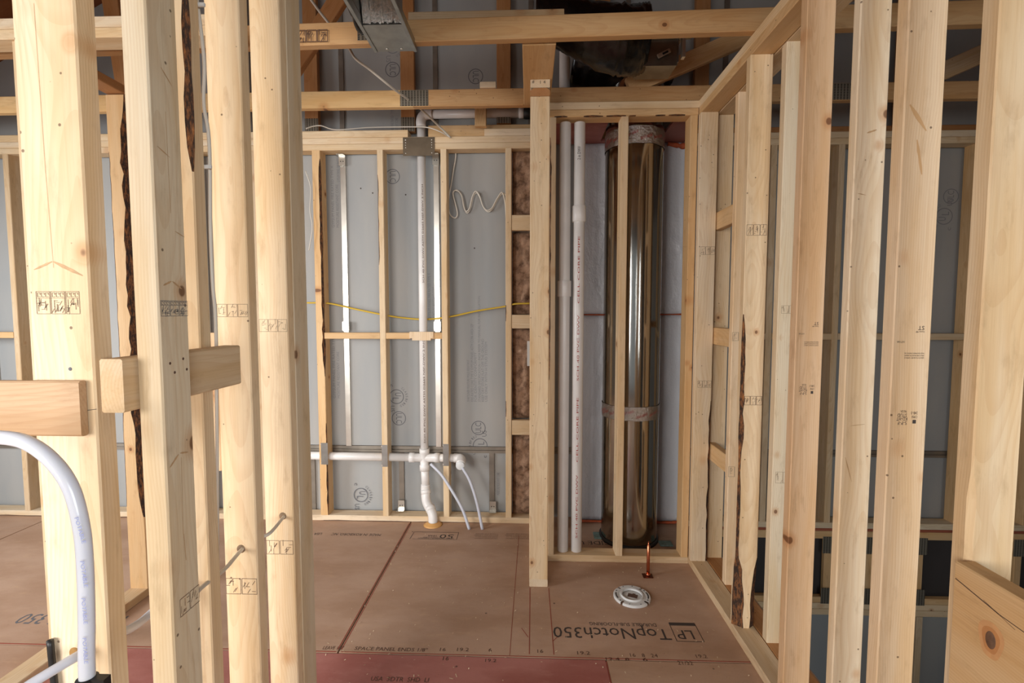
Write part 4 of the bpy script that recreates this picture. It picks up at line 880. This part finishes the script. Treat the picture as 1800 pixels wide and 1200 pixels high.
lp = [(800, 262), (801, 275), (797, 300), (793, 325), (789, 345), (788, 365), (792, 378), (800, 383), (804, 376), (801, 360), (797, 345), (797, 337), (803, 334), (810, 340), (814, 352), (817, 368), (822, 374), (828, 362), (832, 345), (838, 339), (844, 348), (850, 364), (858, 372), (866, 366), (876, 348), (884, 340), (889, 343)]
cable('white cable folded in W-shaped loops on the panel right of the stack pipe', [P(x, y, 3.162) for x, y in lp], .0042, sm=5)
lp2 = [(800, 334), (807, 337), (812, 346), (815, 362), (819, 371), (825, 366), (830, 346), (836, 336), (843, 344), (848, 360), (855, 369), (864, 366), (873, 350), (882, 338), (887, 352), (889, 372), (890, 392)]
cable('second white cable running alongside the W-shaped loops, its end hanging by the stud', [P(x, y, 3.150) for x, y in lp2], .004, sm=5)
cable('thin white cable curling behind the foremost left studs against the back frame', [P(537, 300, 3.05), P(546, 330, 3.05), P(545, 370, 3.05), P(549, 400, 3.05), P(543, 440, 3.05)], .003)
cable('white flat cable running down between the left studs', [P(342, -30, 1.07), P(349, 20, 1.07), P(359, 110, 1.07), P(358, 180, 1.07), P(366, 230, 1.07), P(369, 290, 1.07), P(370, 400, 1.07), P(374, 500, 1.07), P(379, 560, 1.08), P(381, 700, 1.09), P(384, 1195, 1.09), P(386, 1330, 1.09)], .0038, flat=.6)
w1 = from_px(357, 1030, 1.0); w4 = from_px(426, 966, 1.207); w5 = from_px(499, 908, 1.404)
cable('grey-white cable threaded through drilled holes in two left studs', [from_px(300, 1085, .905), w1, from_px(395, 1000, 1.10), w4 + Vector((0, 0, .002)), w4 + Vector((.004, .06, 0)), from_px(475, 936, 1.30), w5, w5 + Vector((0, .06, .0))], .0048)
for pnt, st in ((w4, s4), (w5, s5)):
    bm = bmesh.new(); add_lathe(bm, [(1e-4, 0), (.011, 0), (.0115, .0015)], (pnt.x - .004, pnt.y - .0004 + (1.2076 - pnt.y if st is s4 else 1.4046 - pnt.y), pnt.z + .002), 'Y', 18); bm_obj('drilled_hole', bm, plain('hole_wood', srgb(150, 122, 92), .8, nz=.4, nscale=90), st, True)
# foreground tubes
pp = [from_px(x, y, .64) for x, y in [(-60, 775), (-20, 768), (40, 775), (88, 806), (124, 856), (143, 925), (150, 1000), (152.5, 1100), (153.5, 1195)]] + [Vector((-.634, .64, .6)), Vector((-.64, .64, .0))]
ft_ = root('water_tube', 'thick milky water tube arching down in the left foreground with blue print', 'tube', (-.63, .64, 0))
tube('hose', [tuple(p_) for p_ in pp], .0098, PEXF, ft_, 20, 10)
for k, (px, py, an) in enumerate(((136, 908, -1.33), (146, 985, -1.47), (148, 1050, -1.52), (150, 1120, -1.55))):
    q = from_px(px, py, .628); printed('tube_print', [('t', 'POTABLE', 0, -.004, .006, .038)], q, (math.cos(an), 0, math.sin(an)), (-math.sin(an), 0, math.cos(an)), INKB, ft_)
bm = bmesh.new(); q = from_px(158, 1196, .64); add_lathe(bm, [(.0102, -.012), (.0135, -.01), (.0135, .008), (.0102, .01)], (q.x - .004, q.y, q.z - .004), 'Z', 20); add_box(bm, q.x + .006, q.x + .026, q.y - .006, q.y + .006, q.z - .008, q.z + .006)
o = bm_obj('pipe_clamp', bm, BLACK, None, origin=(q.x, q.y, q.z)); setp(o, 'black clamp gripping the milky tube at the bottom left', 'clamp')
q0 = from_px(88, 1125, .752); q1 = from_px(95, 1196, .752)
o = tube('stub_bracket', [tuple(q0), tuple((q0 + q1) / 2), tuple(q1), (q1.x + .003, q1.y, q1.z - .05)], .005, BLACK, None, 12, 4); setp(o, 'thin black bracket against the left edge of the nearest stud', 'bracket')
tl = [from_px(40, 1212, .68), from_px(57, 1200, .69), from_px(100, 1174, .715), from_px(141, 1150, .745), from_px(160, 1140, .78), Vector((-.735, .80, .805)), from_px(230, 1104, .86), from_px(262, 1080, .93), Vector((-.75, 1.017, .80))]
cable('grey-white tube pushed through a hole low in the nearest left stud', tl, .0078, PEX, cat='tube', sm=6)
bm = bmesh.new(); q = from_px(131, 1147, .7596); add_lathe(bm, [(1e-4, 0), (.009, 0), (.0098, .0012)], (q.x, .7592, q.z), 'Y', 18); bm_obj('drilled_hole', bm, plain('hole_wood_dark', srgb(170, 128, 70), .8, nz=.4, nscale=90), s1, True)
for py in (8, 293):
    q = from_px(350 if py < 100 else 362, py, 1.06); o = boxes('cable_staple', [(q.x - .012, q.x + .012, 1.058, 1.064, q.z - .004, q.z + .004)], WHITE, None, .001); setp(o, 'white cable staple at the very top of the bark-edged left stud' if py < 100 else 'white cable staple halfway down the upper part of the bark-edged left stud', 'staple')

# ================================================================== STAIR OPENING, SIDES
fe = root('floor_truss', 'open-web floor truss with toothed plates below the stair opening edge', 'floor truss', (2.5, 3.1, -.5))
board('rim_strip', 1.095, 3.9, 3.08, 3.118, -.022, -.004, fe, (.45, .16, .12)); board('top_chord', 1.095, 3.9, 3.085, 3.123, -.075, -.024, fe, 'orange'); board('bottom_chord', 1.095, 3.9, 3.085, 3.123, -.50, -.462, fe, 'orange'); board('bottom_chord', 1.095, 3.9, 3.085, 3.123, -.541, -.502, fe, 'warm')
for px in (1455, 1528, 1617, 1790):
    x = from_px(px, 1000, 3.085).x; board('web', x - .022, x + .022, 3.09, 3.12, -.46, -.076, fe, 'orange', axis=2); nail_plate(x - .038, x + .038, -.17, -.06, 3.085, fe); nail_plate(x - .038, x + .038, -.505, -.40, 3.085, fe)
o = boxes('fire_block', [(1.10, 3.9, 3.13, 3.15, -.535, -.08)], CARD); setp(o, 'dark sheet closing the back of the open-web floor truss', 'sheet')
lwr = root('stud_frame', 'lower storey wall seen dimly through the stair opening', 'stud frame', (2.5, 3.1, -2.5))
board('top_plate', 1.1, 3.9, 3.085, 3.17, -.582, -.543, lwr, 'warm')
for x in (1.476, 1.63, 2.29, 2.50, 3.10): board('stud', x, x + .038, 3.085, 3.17, -2.9, -.583, lwr, 'dull')
boxes('lining_panel', [(1.1, 3.9, 3.175, 3.19, -2.9, -.583)], GYP, lwr)
def wallbox(name, lab, b, m): o = boxes(name, [b], m); setp(o, lab, 'wall', kind='structure'); return o
wallbox('wall_right', 'sheathed right outer wall', (3.92, 3.96, -3.3, 3.2, -3.0, 3.9), GYP); wallbox('wall_left', 'sheathed left outer wall', (-4.66, -4.62, -3.3, 3.2, -.54, 2.9), GYP)
wallbox('wall_front_added', 'unseen gable wall added to keep daylight out of the attic', (-4.66, 3.96, -3.36, -3.32, 2.5, 5.3), GYP); wallbox('wall_front_added', 'unseen front wall added to darken the far room on the right', (1.1, 3.96, -3.36, -3.32, -.54, 2.5), GYP)  # both out of view, added to block light from the attic and right side
wallbox('wall_lower_added', 'unseen lower storey wall added to keep daylight out below the floor', (1.1, 3.9, -3.3, -3.26, -3.0, -.03), GYP)  # out of view, added to stop light entering the lower storey
o = boxes('lower_floor', [(1.0, 3.95, -3.3, 3.2, -3.0, -2.9)], DARK); setp(o, 'lower storey floor at the foot of the stair opening', 'floor', kind='structure')
